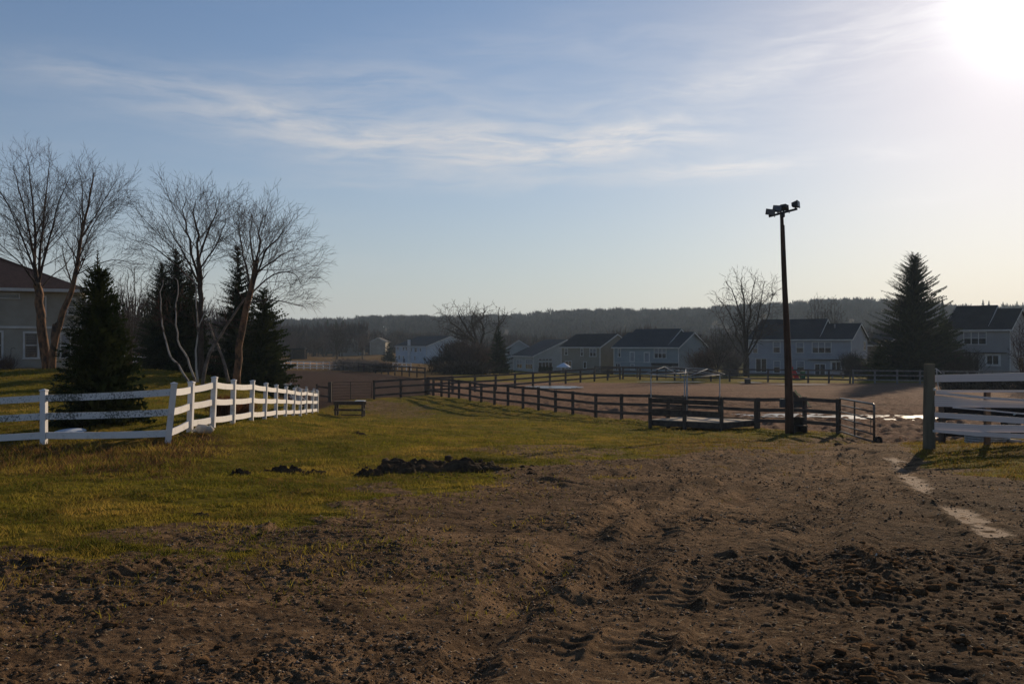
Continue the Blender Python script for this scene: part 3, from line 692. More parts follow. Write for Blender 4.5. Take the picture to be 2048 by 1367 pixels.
# ------------------------------------------------------------------ trees one by one
class Tree:
    def __init__(s, seed): s.r = random.Random(seed); s.b = {'trunk': MB(), 'branches': MB()}; s.tw = []
    def curve(s, p, d, L, n, wob, up, tipdroop=0.0):
        pts = [p.copy()]; d = d.normalized(); q = p.copy()
        for i in range(n):
            d = (d+Vector((s.r.gauss(0, wob), s.r.gauss(0, wob), s.r.gauss(0, wob)))+Vector((0, 0, up - tipdroop*(i/n)**2))).normalized()
            q = q+d*(L/n); pts.append(q.copy())
        return pts
    def spawn(s, pts, r0, r1, lvl, cfg):
        """children along a polyline; cfg[lvl] = (spacing, start, angle, length0, length1, segs, wobble, up, droop, radius factor)"""
        if lvl >= len(cfg): return
        sp, st, an, L0, L1, sg, wob, up, dr, rf = cfg[lvl]
        seg = [(pts[i+1]-pts[i]).length for i in range(len(pts)-1)]; T = sum(seg); n = max(1, int(T*(1-st)/sp)); phi_ = s.r.random()*6.28
        for k in range(n):
            t_ = st+(1-st)*((k+s.r.random()*.8)/n)
            dd = t_*T; i = 0
            while i < len(seg)-1 and dd > seg[i]: dd -= seg[i]; i += 1
            dd = min(dd, seg[i])
            p = pts[i].lerp(pts[i+1], dd/max(seg[i], 1e-6)); d = (pts[i+1]-pts[i]).normalized()
            phi_ += 2.4+s.r.gauss(0, .3)
            u = d.orthogonal().normalized(); u = (Matrix.Rotation(phi_, 3, d) @ u)
            a = math.radians(an*(.75+.5*s.r.random()))
            nd = (d*math.cos(a)+u*math.sin(a)).normalized()
            L = (L0*(1-t_)+L1*t_)*(.45+1.0*s.r.random())
            rad = max((r0*(1-t_)+r1*t_)*rf, .004)
            cp = s.curve(p, nd, L, sg, wob, up, dr)
            if lvl >= len(cfg)-2 or rad < .012: 
                s.tw.append((cp, rad))
            else:
                s.b['branches'].tube(cp, [rad*(1-.75*j/sg) for j in range(sg+1)], 5, False)
            s.spawn(cp, rad, rad*.3, lvl+1, cfg)
    def twig_arrays(s, minw):
        V = []; Fc = []
        for cp, rad in s.tw:
            n = len(cp); w0 = max(rad, minw)
            base = len(V)
            for i, p in enumerate(cp):
                d = (cp[min(i+1, n-1)]-cp[max(i-1, 0)])
                if i == 0:
                    u = d.orthogonal().normalized(); v = d.cross(u).normalized()
                w = w0*(1-.7*i/(n-1))
                for k in range(3):
                    t_ = k*2.0944; V.append(p+(u*math.cos(t_)+v*math.sin(t_))*w)
            for i in range(n-1):
                for k in range(3):
                    a = base+i*3+k; b = base+i*3+(k+1) % 3
                    Fc.append((a, b, b+3, a+3))
        return V, Fc
    def finish(s, base, bark, twig, label, cat='tree', group=None, name='bare_tree', minw=.006, trunk_label=None):
        e = empty(name, base, label, cat, group)
        V, Fc = s.twig_arrays(minw); b = s.b['branches']; off = len(b.v)
        b.v += [tuple(v) for v in V]; b.f += [tuple(off+i for i in f) for f in Fc]
        wchild(s.b['trunk'], 'trunk', bark, e, True)
        if b.f: wchild(b, 'crown', twig, e)
        return e
def stem3(pts, Yd, dy=None, sub=3, seed=0):
    """smooth stem through photo pixels at a distance, with some depth wander"""
    r = random.Random(seed); P = [pix(px, py, Yd+(dy[i] if dy else 0)) for i, (px, py) in enumerate(pts)]
    out_ = []
    for i in range(len(P)-1):
        p0 = P[max(i-1, 0)]; p1 = P[i]; p2 = P[i+1]; p3 = P[min(i+2, len(P)-1)]
        for k in range(sub):
            t_ = k/sub
            out_.append(.5*((2*p1)+(p2-p0)*t_+(2*p0-5*p1+4*p2-p3)*t_*t_+(3*p1-p0-3*p2+p3)*t_**3))
    out_.append(P[-1]); return out_
def make_tree(Yd, stems, cfg, bark, twig, label, seed=1, group=None, name='bare_tree', minw=.006, cat='tree', leadcfg=None):
    """stems: (pixel polyline, r0, r1, depth offsets, start of branching, is trunk)"""
    T = Tree(seed); base = None
    for st in stems:
        pl, r0, r1, dy, start, trunk = st
        pts = stem3(pl, Yd, dy, 3, seed)
        kk = min(.09, r0*(.12 if trunk and r0 > .07 else .5))*(Yd/50)**.5
        for p_ in pts[2:-1]: p_ += Vector((T.r.gauss(0, kk), T.r.gauss(0, kk), T.r.gauss(0, kk*.5)))
        if base is None:
            b = pts[0]; base = Vector((b.x, b.y, gz(b.x, b.y)))
            pts[0] = Vector((b.x, b.y, base.z-.15))
        n = len(pts)-1
        T.b['trunk' if trunk else 'branches'].tube(pts, [r0+(r1-r0)*i/n for i in range(n+1)], 9 if trunk else 6)
        c = [list(q_) for q_ in cfg]; c[0][1] = start
        T.spawn(pts, r0, r1, 0, c)
    return T.finish(base, bark, twig, label, cat, group, name, minw)

birch_bark = mat('river_birch_bark', (.24, .125, .065), .8, (.055, .04, .03), 4.5, .8, 20, stretch=(1,1,.5))  # orange of the mottle also paints in sun glints on the trunks
white_bark = mat('white_birch_bark', (.38, .34, .30), .7, (.09, .07, .06), 5.0, .5, 25, stretch=(1,1,.35), lo=.5, hi=.62)
dark_bark = mat('dark_bark', (.085, .062, .048), .9, (.05, .038, .03), 6.0, .8, 20, stretch=(1,1,.3))
twig_b = mat('birch_twigs', (.060, .038, .030), .85, (.034, .024, .021), 1.5)
twig_d = mat('dark_twigs', (.055, .041, .034), .85, (.034, .027, .023), 1.5)
red_twig = mat('red_twigs', (.085, .038, .030), .85, (.04, .022, .019), 1.5)
BC = [(.31, .12, 38, 3.7, .55, 8, .045, .045, .03, .38), (.22, .12, 32, 1.5, .6, 5, .06, .03, .05, .45), (.15, .15, 32, .6, .3, 3, .08, .02, .06, .5)]
make_tree(58, [([(97,748),(84,650),(77,590),(75,565)], .30, .20, None, .97, True),
    ([(75,567),(70,500),(66,400),(52,310)], 0.115, .012, [0,0,.6,1], .15, False),
    ([(76,572),(92,500),(110,430),(140,350)], 0.086, .012, [0,-.5,-1.5,-2], .15, False),
    ([(75,572),(60,520),(30,440),(-10,360)], 0.086, .012, [0,1,2,3], .15, False),
    ([(76,565),(84,480),(90,390),(100,320)], 0.094, .012, [0,1.0,2.5,3], .15, False),
    ([(74,575),(58,548),(20,505),(-40,450)], 0.065, .012, [0,-1,-2,-3], .2, False),
    ([(77,585),(100,555),(135,525),(160,480)], 0.043, .012, [0,1,2,2], .3, False),
    ([(75,560),(60,470),(38,380),(25,330)], 0.072, .012, [0,-1,-2.5,-4], .2, False)], BC, birch_bark, twig_b,
    'tall river birch with peeling reddish bark before the beige house, left of its leaning twin', 11, name='birch_tree', minw=.0075)
make_tree(57, [([(103,748),(112,672),(135,600),(150,545),(160,480),(176,410),(188,345)], .22, .03, [0,0,0,0,.5,1,1], .42, True),
    ([(153,530),(176,470),(205,420),(240,395)], 0.043, .012, [0,-1,-1,-2], .1, False),
    ([(148,552),(190,530),(225,520),(262,525)], 0.036, .012, [0,1,1,2], .2, False),
    ([(160,480),(190,430),(215,390),(232,360)], 0.043, .012, [0,1,2,3], .1, False),
    ([(163,470),(165,400),(160,350)], 0.043, .012, [0,-1,-2], .1, False),
    ([(108,690),(107,665),(110,648)], .14, .12, None, .98, True)], BC, birch_bark, twig_b,
    'slimmer birch leaning right across the beige house wall, crown over the small spruce', 12, name='birch_tree', minw=.0075)
# the middle clump
make_tree(50, [([(402,760),(402,700),(401,640),(401,578),(396,520)], .16, .11, None, .8, True),
    ([(399,570),(380,530),(350,478),(320,425)], 0.065, .012, [0,-1,-1.5,-2], .1, False),
    ([(398,560),(378,480),(369,435),(371,392)], 0.072, .012, [0,.5,1,1], .1, False),
    ([(396,520),(394,470),(388,425),(392,398)], 0.072, .012, [0,0,-.5,-1], .1, False),
    ([(396,525),(412,470),(430,432),(430,405)], 0.065, .012, [0,1,1.5,2], .1, False),
    ([(399,575),(340,520),(300,490),(268,480)], 0.043, .012, [0,1,2,3], .15, False),
    ([(398,540),(425,500),(446,458),(451,435)], 0.050, .012, [0,-1,-2,-3], .15, False)], BC, dark_bark, twig_b,
    'tall dark-stemmed birch whose wide bare crown rises above the paired spruces', 13, name='birch_tree', minw=.0068)
make_tree(48, [([(472,764),(479,694),(488,636),(503,575),(512,520)], .19, .12, None, .75, True),
    ([(504,575),(515,500),(520,455),(527,430)], 0.065, .012, [0,.5,1,1], .08, False),
    ([(506,570),(532,500),(556,478),(573,450)], 0.058, .012, [0,-1,-1.5,-2], .08, False),
    ([(502,580),(486,510),(478,465),(478,440)], 0.058, .012, [0,1,1.5,2], .08, False),
    ([(504,585),(545,550),(585,545),(604,570)], 0.043, .012, [0,1,1,2], .1, False),
    ([(497,605),(540,600),(575,605),(600,612)], 0.036, .012, [0,-1,-2,-2], .2, False),
    ([(508,550),(545,522),(572,505),(590,498)], 0.050, .012, [0,1,2,3], .1, False),
    ([(510,540),(500,480),(503,442)], 0.050, .012, [0,-2,-3], .1, False)], BC, birch_bark, twig_b,
    'birch with sunlit orange painted into its trunk at the right end of the tree clump, twigs sweeping right', 14, name='birch_tree', minw=.0068)
WC = [(.28, .45, 42, 2.0, .7, 5, .10, .02, .14, .24), (.22, .15, 38, .9, .4, 4, .12, .0, .10, .4), (.16, .2, 38, .45, .25, 3, .12, 0, .08, .5)]
make_tree(46, [([(388,782),(366,745),(337,700),(325,650),(323,600),(326,560)], .058, .015, None, .5, True),
    ([(392,764),(373,715),(357,680),(351,630),(357,570),(350,555)], .055, .015, [1,1,1,1,1,1], .5, True),
    ([(396,764),(392,720),(396,660),(408,630),(424,600)], .055, .015, [-.5]*5, .5, True),
    ([(396,665),(392,610),(388,560),(362,548)], .04, .015, [-.5]*4, .4, True)], WC, white_bark, red_twig,
    'clump of three slender white birches bowing left behind the white fence', 15, name='birch_clump', minw=.008)
make_tree(46.5, [([(404,766),(419,706),(443,668),(470,625),(490,595)], .09, .04, None, .6, True),
    ([(457,764),(444,712),(430,680),(418,645)], .085, .03, [.6]*4, .6, True)], WC, mat('grey_birch_bark', (.22,.18,.15), .8, (.10,.08,.07), 4, .6, 20), red_twig,
    'two crossing grey birch stems forming an X between the spruces', 16, name='birch_clump', minw=.008)
MC = [(.42, .2, 36, 3.4, .8, 5, .09, .05, .02, .42), (.36, .2, 38, 1.3, .4, 3, .12, .04, .04, .5), (.26, .2, 40, .6, .3, 2, .12, .03, .02, .5)]
def generic(px, py, top, span, Yd, label, seed, group=None, bark=dark_bark, twig=twig_d, cfg=MC, minw=None, name='bare_tree', fork=.28, nl=6):
    r = random.Random(seed); b = on_ground(px, Yd); H = EYE+(YH-top)/F*Yd-b.z; py0 = YH+(EYE-b.z)/Yd*F
    pf = py0+(top-py0)*fork; sc = H/10.0
    stems = [([(px, py0), (px+r.uniform(-2,2), (py0+pf)/2), (px, pf)], .17*sc*1.3, .12*sc, None, .8, True)]
    for k in range(nl):
        u = (k+.5)/nl*2-1; tx = px+u*span/2*.72; ty = top+abs(u)**1.6*(py0-top)*.28+r.uniform(0, 10); dd = r.uniform(-.25, .25)*H
        stems.append(([(px, pf+r.uniform(-3, 6)), (px+u*span*.16, pf+(ty-pf)*.38), (px+u*span*.3, pf+(ty-pf)*.72), (tx, ty)], .052*sc, .018*sc, [0, dd*.3, dd*.7, dd], .12, False))
    c = [tuple([q_[0]*sc, q_[1], q_[2], q_[3]*sc*.8, q_[4]*sc*.8]+list(q_[5:])) for q_ in cfg]
    return make_tree(Yd, stems, c, bark, twig, label, seed, group, name, minw or max(.008, Yd*.00019), 'tree')
generic(262, 745, 530, 120, 78, 'bare tree seen in the gap between the small spruce and the paired spruces', 21)
generic(232, 745, 545, 90, 84, 'bare tree directly behind the small spruce by the white fence', 22)
generic(300, 745, 560, 80, 88, 'thin bare tree behind the left edge of the paired spruces', 122)
# the big maple and its neighbours in front of the houses
PC = [(.55, .15, 44, 3.6, 1.0, 6, .06, .04, .0, .40), (.38, .15, 40, 1.7, .7, 4, .09, .03, .0, .5), (.30, .2, 38, .8, .45, 3, .10, .03, .0, .5)]
make_tree(134, [([(1492,740),(1492,718),(1491,705)], .42, .34, None, .99, True),
    ([(1490,712),(1476,670),(1458,625),(1436,596)], .13, .03, [0,-1,-2,-3], .15, False),
    ([(1491,705),(1483,640),(1468,590),(1452,562)], .14, .03, [0,1,2,3], .12, False),
    ([(1492,705),(1490,620),(1482,570),(1484,552)], .15, .03, [0,-1,-1,-2], .12, False),
    ([(1493,705),(1500,630),(1506,585),(1512,552)], .15, .03, [0,1,1,2], .12, False),
    ([(1494,708),(1512,660),(1522,600),(1530,562)], .13, .03, [0,-1.5,-2,-3], .12, False),
    ([(1494,714),(1522,668),(1540,610),(1547,560)], .12, .03, [0,1,2,3], .15, False),
    ([(1490,716),(1468,690),(1446,650),(1430,615)], .12, .02, [0,1.5,2,3], .15, False)], PC, dark_bark, twig_d,
    'big bare maple with many upright limbs at the left end of the lavender house', 31, name='maple_tree', minw=.026)
make_tree(170, [([(962,738),(960,715),(957,695)], .55, .42, None, .99, True),
    ([(957,698),(935,672),(912,668),(890,655)], .30, .06, [0,1,2,2], .25, False),
    ([(957,698),(940,668),(925,640),(918,622)], .28, .05, [0,-1,-2,-2], .2, False),
    ([(957,696),(950,660),(942,635),(950,620)], .26, .05, [0,1,1,2], .2, False),
    ([(958,700),(968,665),(965,640),(972,622)], .24, .05, [0,-1,-2,-3], .2, False),
    ([(935,672),(915,655),(900,640),(898,628)], .18, .04, [1,2,2,3], .2, False)], [(.5,.15,50,4.2,1.6,6,.16,.04,0,.35),(.36,.2,46,2.0,.9,4,.18,.04,0,.5),(.34,.2,46,1.1,.6,3,.15,.03,0,.5)], dark_bark, twig_d,
    'gnarled old oak with heavy twisted limbs beside the conical spruce', 32, name='oak_tree', minw=.034)
make_tree(172, [([(972,738),(982,700),(992,665),(1000,640)], .22, .10, None, .6, True),
    ([(998,645),(996,625),(998,614)], .10, .03, [0,0,1], .1, False), ([(994,655),(1010,635),(1016,622)], .10, .03, [0,0,1], .1, False)],
    [(.6,.2,40,2.2,.9,4,.14,.05,0,.45),(.5,.2,42,1.1,.5,3,.16,.04,0,.5),(.4,.2,42,.6,.4,2,.15,.03,0,.5)], dark_bark, twig_d,
    'slender bare tree leaning right behind the conical spruce', 33, minw=.034)
generic(1435, 740, 650, 96, 132, 'low spreading dark tree between the blue-grey house and the maple', 34, twig=twig_d, fork=.15, nl=8)
generic(1636, 690, 590, 72, 190, 'broad bare tree rising behind the left roof of the lavender house', 35, nl=7)
generic(1666, 690, 592, 60, 196, 'second bare tree rising behind the lavender house roof, to the right', 36, nl=6)
generic(674, 742, 640, 44, 225, 'tall thin bare tree at the far field fence before the grey house', 37, fork=.2)
generic(624, 725, 668, 84, 250, 'rounded brown bare tree behind the far white fence', 38, twig=bark_far, nl=8)
generic(590, 725, 660, 60, 262, 'bare tree behind the far paddock, half hidden by the dark spruce', 39, twig=bark_far)
generic(648, 722, 662, 56, 270, 'smaller brown bare tree right of the rounded one behind the far fence', 40, twig=bark_far)
generic(725, 722, 660, 40, 290, 'narrow brown tree between the grey and the beige far houses', 41, twig=bark_far)
generic(2046, 745, 640, 70, 90, 'reddish bare tree at the right edge in front of the last house', 42, twig=red_twig, fork=.1, nl=7)

# spruces
needle = mat('spruce_needles', (.016, .026, .014), .8, (.034, .046, .018), 1.2, trans=.12)
needle_g = mat('green_needles', (.020, .034, .012), .8, (.052, .060, .018), 1.5, trans=.15)
def spruce(px, top, hw, Yd, label, seed, mt=needle, step=.26, dens=1.0, skirt=.04, name='spruce_tree', pw=.85, spr=.34, leader=0.0, ragged=.25, up=.0, shade=None):
    r = np.random.RandomState(seed); b = on_ground(px, Yd); H = EYE+(YH-top)/F*Yd-b.z; R = hw/F*Yd
    e = empty(name, b, label, 'tree')
    tb = MB(); tb.tube([(0,0,-.2),(0,0,H*.5),(0,0,H*.97)], [H*.016, H*.009, .012], 7); tb.build('trunk', dark_bark, e, smooth=True)
    P = []; B = []
    z_ = H*skirt
    while z_ < H*(1-leader*.85):
        t_ = z_/H; rad = R*(1-t_)**pw*(1+.0*t_)
        nb_ = int((6+5*(1-t_))*dens)+2; ph0 = r.rand()*6.28
        for k in range(nb_):
            if ragged > .4 and r.rand() < .14: continue
            L = max(rad*(1-ragged+2*ragged*r.rand()), .12); a = ph0+k/nb_*6.283+r.randn()*.25; ca, sa = math.cos(a), math.sin(a)
            dirz = (-.28+.75*t_+r.randn()*.12+up); curl = .35*(1-t_)
            zb = z_+r.randn()*step*.4
            n = max(3, int(L/.13)); sc = max(.75, min(1.6, L))
            sw = r.randn()*.15
            for j in range(n+1):
                u = (j+.3)/(n+.3); d = L*u
                cx = d*ca-sa*sw*d*u; cyy = d*sa+ca*sw*d*u; cz = zb+dirz*d+curl*u*u*L*.55
                ls = spr*(1.1-.55*u)*(.7+.6*r.rand())*min(1, .35+L)*(.4+.6*(1-t_))
                for sgn in (-1, 1):
                    a2 = a+sgn*(.65+.5*r.rand()); w = .035+.03*r.rand()
                    tx = cx+math.cos(a2)*ls; ty = cyy+math.sin(a2)*ls; tz = cz-ls*(.15+.35*r.rand())+.12*ls*t_*3
                    P += [(cx-ca*w, cyy-sa*w, cz), (cx+ca*w*1.6, cyy+sa*w*1.6, cz+.01), (tx, ty, tz)]
                    # hanging needles below the twig
                    mx_, my_, mz_ = (cx+tx)/2, (cyy+ty)/2, (cz+tz)/2
                    P += [(cx, cyy, cz+.02), (mx_+w, my_, mz_+.03), (mx_-ca*.02, my_-sa*.02, mz_-ls*(.35+.3*r.rand()))]
            ex = L*ca-sa*sw*L; ey = L*sa+ca*sw*L; ez = zb+dirz*L+curl*L*.55
            P += [(ex-sa*.03, ey+ca*.03, ez), (ex+sa*.03, ey-ca*.03, ez), (ex+ca*spr*.6, ey+sa*spr*.6, ez+.1+.12*r.rand())]
        z_ += step*(.75+.5*r.rand())*(1-.35*t_)
    if leader:
        for s_ in range(26):
            zz = H*(1-leader)+H*leader*s_/26; a = s_*2.4; l_ = H*.035*(1-s_/30)
            P += [(0,0,zz-.03),(0,0,zz+.03),(math.cos(a)*l_, math.sin(a)*l_, zz+l_*.9)]
    P = np.array(P); npmesh('crown', P, np.arange(len(P)).reshape(-1, 3), mt, e)
    return e
spruce(195, 500, 90, 26, 'small dense dark green spruce with a long bare leader, close behind the white fence', 51, needle_g, .13, 2.2, .02, spr=.32, pw=.86, leader=.14, ragged=.24)
spruce(350, 505, 76, 57, 'taller of the two paired spruces behind the white birches', 52, needle, .24, 2.0, .03, pw=.62, spr=.36)
spruce(322, 528, 58, 60, 'shorter spruce touching the left side of the taller paired spruce', 53, needle, .24, 1.9, .03, pw=.62, spr=.36)
spruce(381, 545, 40, 58, 'dark spruce filling in right behind the bare dark birch stem', 153, needle, .24, 1.9, .03, pw=.6, spr=.36)
spruce(474, 498, 58, 56, 'narrow ragged spruce with open gaps behind the crossing stems', 54, needle, .30, 1.7, .05, pw=.70, spr=.42, ragged=.45)
spruce(525, 580, 58, 54, 'broken-topped dark spruce at the right end of the tree clump', 55, needle_g, .26, 1.9, .04, pw=.5, spr=.42, ragged=.36)
spruce(1826, 503, 84, 116, 'tallest spruce standing alone in front of the right-hand houses', 56, needle, .40, 2.1, .02, pw=.74, spr=.70, ragged=.42, leader=.06, up=.20)
spruce(1888, 640, 42, 119, 'shorter dark spruce merging with the right side of the tallest one', 57, needle_g, .38, 1.8, .02, pw=.55, spr=.6, ragged=.4)
spruce(1757, 690, 34, 112, 'low bushy spruce at the left foot of the tallest one', 58, needle_g, .34, 1.3, .02, pw=.5, spr=.5, ragged=.35)
spruce(777, 684, 17, 240, 'small conical spruce in front of the far white house row', 59, needle, .6, 1.3, .03, pw=.8, spr=.7)
spruce(996, 655, 27, 140, 'conical grey-green spruce beside the old oak', 60, needle, .42, 1.3, .04, pw=.75, spr=.6, ragged=.3)

# shrubs
def shrub(px, Yd, w, h, label, seed, mt, n=700, name='shrub', wd=.012, cat='shrub'):
    r = np.random.RandomState(seed); b = on_ground(px, Yd); e = empty(name, b, label, cat); P = []
    for _ in range(n):
        a = r.rand()*6.283; tilt = r.rand()**.7*.9; L = h*(.55+.5*r.rand())*(1-.25*tilt)
        bx, by = r.randn()*w*.16, r.randn()*w*.16
        tx = bx+math.cos(a)*tilt*w*.5; ty = by+math.sin(a)*tilt*w*.5
        mx_, my_, mz_ = (bx*.6+tx*.4), (by*.6+ty*.4), L*.62
        ang_ = r.rand()*3.14; ca, sa = math.cos(ang_)*wd, math.sin(ang_)*wd
        P += [(bx-ca, by-sa, 0), (bx+ca, by+sa, 0), (mx_, my_, mz_)]; P += [(mx_-ca, my_-sa, mz_*.9), (mx_+ca, my_+sa, mz_*.9), (tx, ty, L)]
        for q_ in range(2):
            u = .35+.6*r.rand(); sx, sy, sz = mx_+(tx-mx_)*u, my_+(ty-my_)*u, mz_+(L-mz_)*u; a3 = a+r.randn()*1.2; l3 = h*.18*(.5+r.rand())
            P += [(sx-ca*.7, sy-sa*.7, sz), (sx+ca*.7, sy+sa*.7, sz), (sx+math.cos(a3)*l3*.7, sy+math.sin(a3)*l3*.7, sz+l3*.7)]
    P = np.array(P); npmesh('branches', P, np.arange(len(P)).reshape(-1, 3), mt, e); return e
rust = mat('rusty_grass', (.24, .095, .035), .8, (.12, .05, .022), 3, trans=.2)
brn = mat('brown_twigs', (.16, .105, .08), .85, (.09, .06, .05), 2)
pale_t = mat('pale_twigs', (.24, .205, .17), .85, (.15, .125, .11), 2)
shrub(450, 31.5, 1.1, .75, 'rust brown ornamental grass clump behind the middle of the white fence', 61, rust, 900, 'ornamental_grass', cat='grass clump')
shrub(484, 34, 1.0, .65, 'second rusty grass clump right of the larger one behind the fence', 62, rust, 700, 'ornamental_grass', cat='grass clump')
shrub(12, 63, 1.6, 1.4, 'twiggy bare shrub against the beige house wall', 63, brn, 400)
shrub(60, 64, 1.4, .5, 'low dead perennials along the beige house foundation', 64, brn, 300)
shrub(435, 58, 4.0, 2.6, 'dark brown bare bush under the crossing birch stems', 65, mat('dark_brush', (.045,.035,.028), .9, (.07,.05,.04), 2), 900, wd=.02)
shrub(918, 150, 5.5, 5.0, 'tan leafless thicket at the foot of the old oak', 66, mat('tan_brush', (.14,.105,.08), .9, (.09,.066,.052), 1), 1600, wd=.05)
shrub(945, 146, 6.5, 4.6, 'reddish brown thicket between the oak and the conical spruce', 67, brn, 1100, wd=.04)
shrub(890, 146, 5.5, 2.6, 'dark low bush left of the tan thicket', 68, mat('dark_brush', (.045,.035,.028)), 900, wd=.05)
shrub(932, 132, 9, 1.9, 'dark low hedge mass along the back of the paddock', 69, mat('dark_brush', (.045,.035,.028)), 1300, wd=.05)
shrub(1462, 134, 3.5, 3.6, 'pale twiggy bush beside the maple trunk', 70, pale_t, 700, wd=.03)
shrub(1408, 140, 4.5, 4.0, 'greyish bare bush at the corner of the blue-grey house', 71, brn, 800, wd=.03)
shrub(1702, 134, 3.4, 3.4, 'purplish bare bush at the right corner of the lavender house', 72, mat('dark_twigs', (.1,.08,.07)), 700, wd=.03)
shrub(1722, 130, 2.4, 1.8, 'small dark bush by the spruce and the lavender house', 73, mat('dark_twigs', (.1,.08,.07)), 500, wd=.03)
shrub(1205, 170, 5, 2.6, 'brown bush hiding the foot of the tan house', 74, brn, 700, wd=.04)
shrub(700, 150, 9, 2.0, 'pale scrub growing along the far field fence, left part', 75, pale_t, 900, wd=.03)
shrub(738, 140, 7, 1.6, 'pale scrub growing along the far field fence, right part', 76, pale_t, 800, wd=.03)
shrub(768, 138, 4, 1.3, 'dark bush at the end of the far field scrub', 77, mat('dark_brush', (.045,.035,.028)), 500, wd=.04)
shrub(1925, 112, 4.5, 3.6, 'dark bare bush in front of the right-hand grey house', 78, mat('dark_twigs', (.1,.08,.07)), 700, wd=.03)
# ------------------------------------------------------------------ houses
def siding_mat(name, c1, c2): return mat(name, c1, .75, c2, .6, lo=.3, hi=.7)
shingle = {}
def roof_mat(name, c1, c2):
    if name in MATS: return MATS[name]
    m = bpy.data.materials.new(name); m.use_nodes = True; t = m.node_tree; q = G(t); b_ = t.nodes['Principled BSDF']
    ob = N(t, 'ShaderNodeTexCoord').outputs['Object']; n1 = q.noise(ob, 6, 4, .7); n2 = q.noise(ob, .5, 3)
    t.links.new(q.mix(q.ramp(q.m('ADD', n1, q.m('MULTIPLY', n2, .5)), (.55, .95, 0, 1)), c1, c2), b_.inputs['Base Color'])
    b_.inputs['Roughness'].default_value = .95; b_.inputs['Specular IOR Level'].default_value = .1; MATS[name] = m; return m
trim = mat('white_trim', (.62, .60, .57), .6, (.52, .5, .47), 1.5)
glass = mat('window_glass', (.015, .018, .022), .08, None, spec=.7)
blind = mat('window_blind', (.30, .30, .31), .5, (.22, .22, .23), 1.0)
dark_door = mat('door_paint', (.06, .07, .10), .5)
concrete = mat('concrete', (.30, .28, .26), .9, (.22, .2, .19), 2)
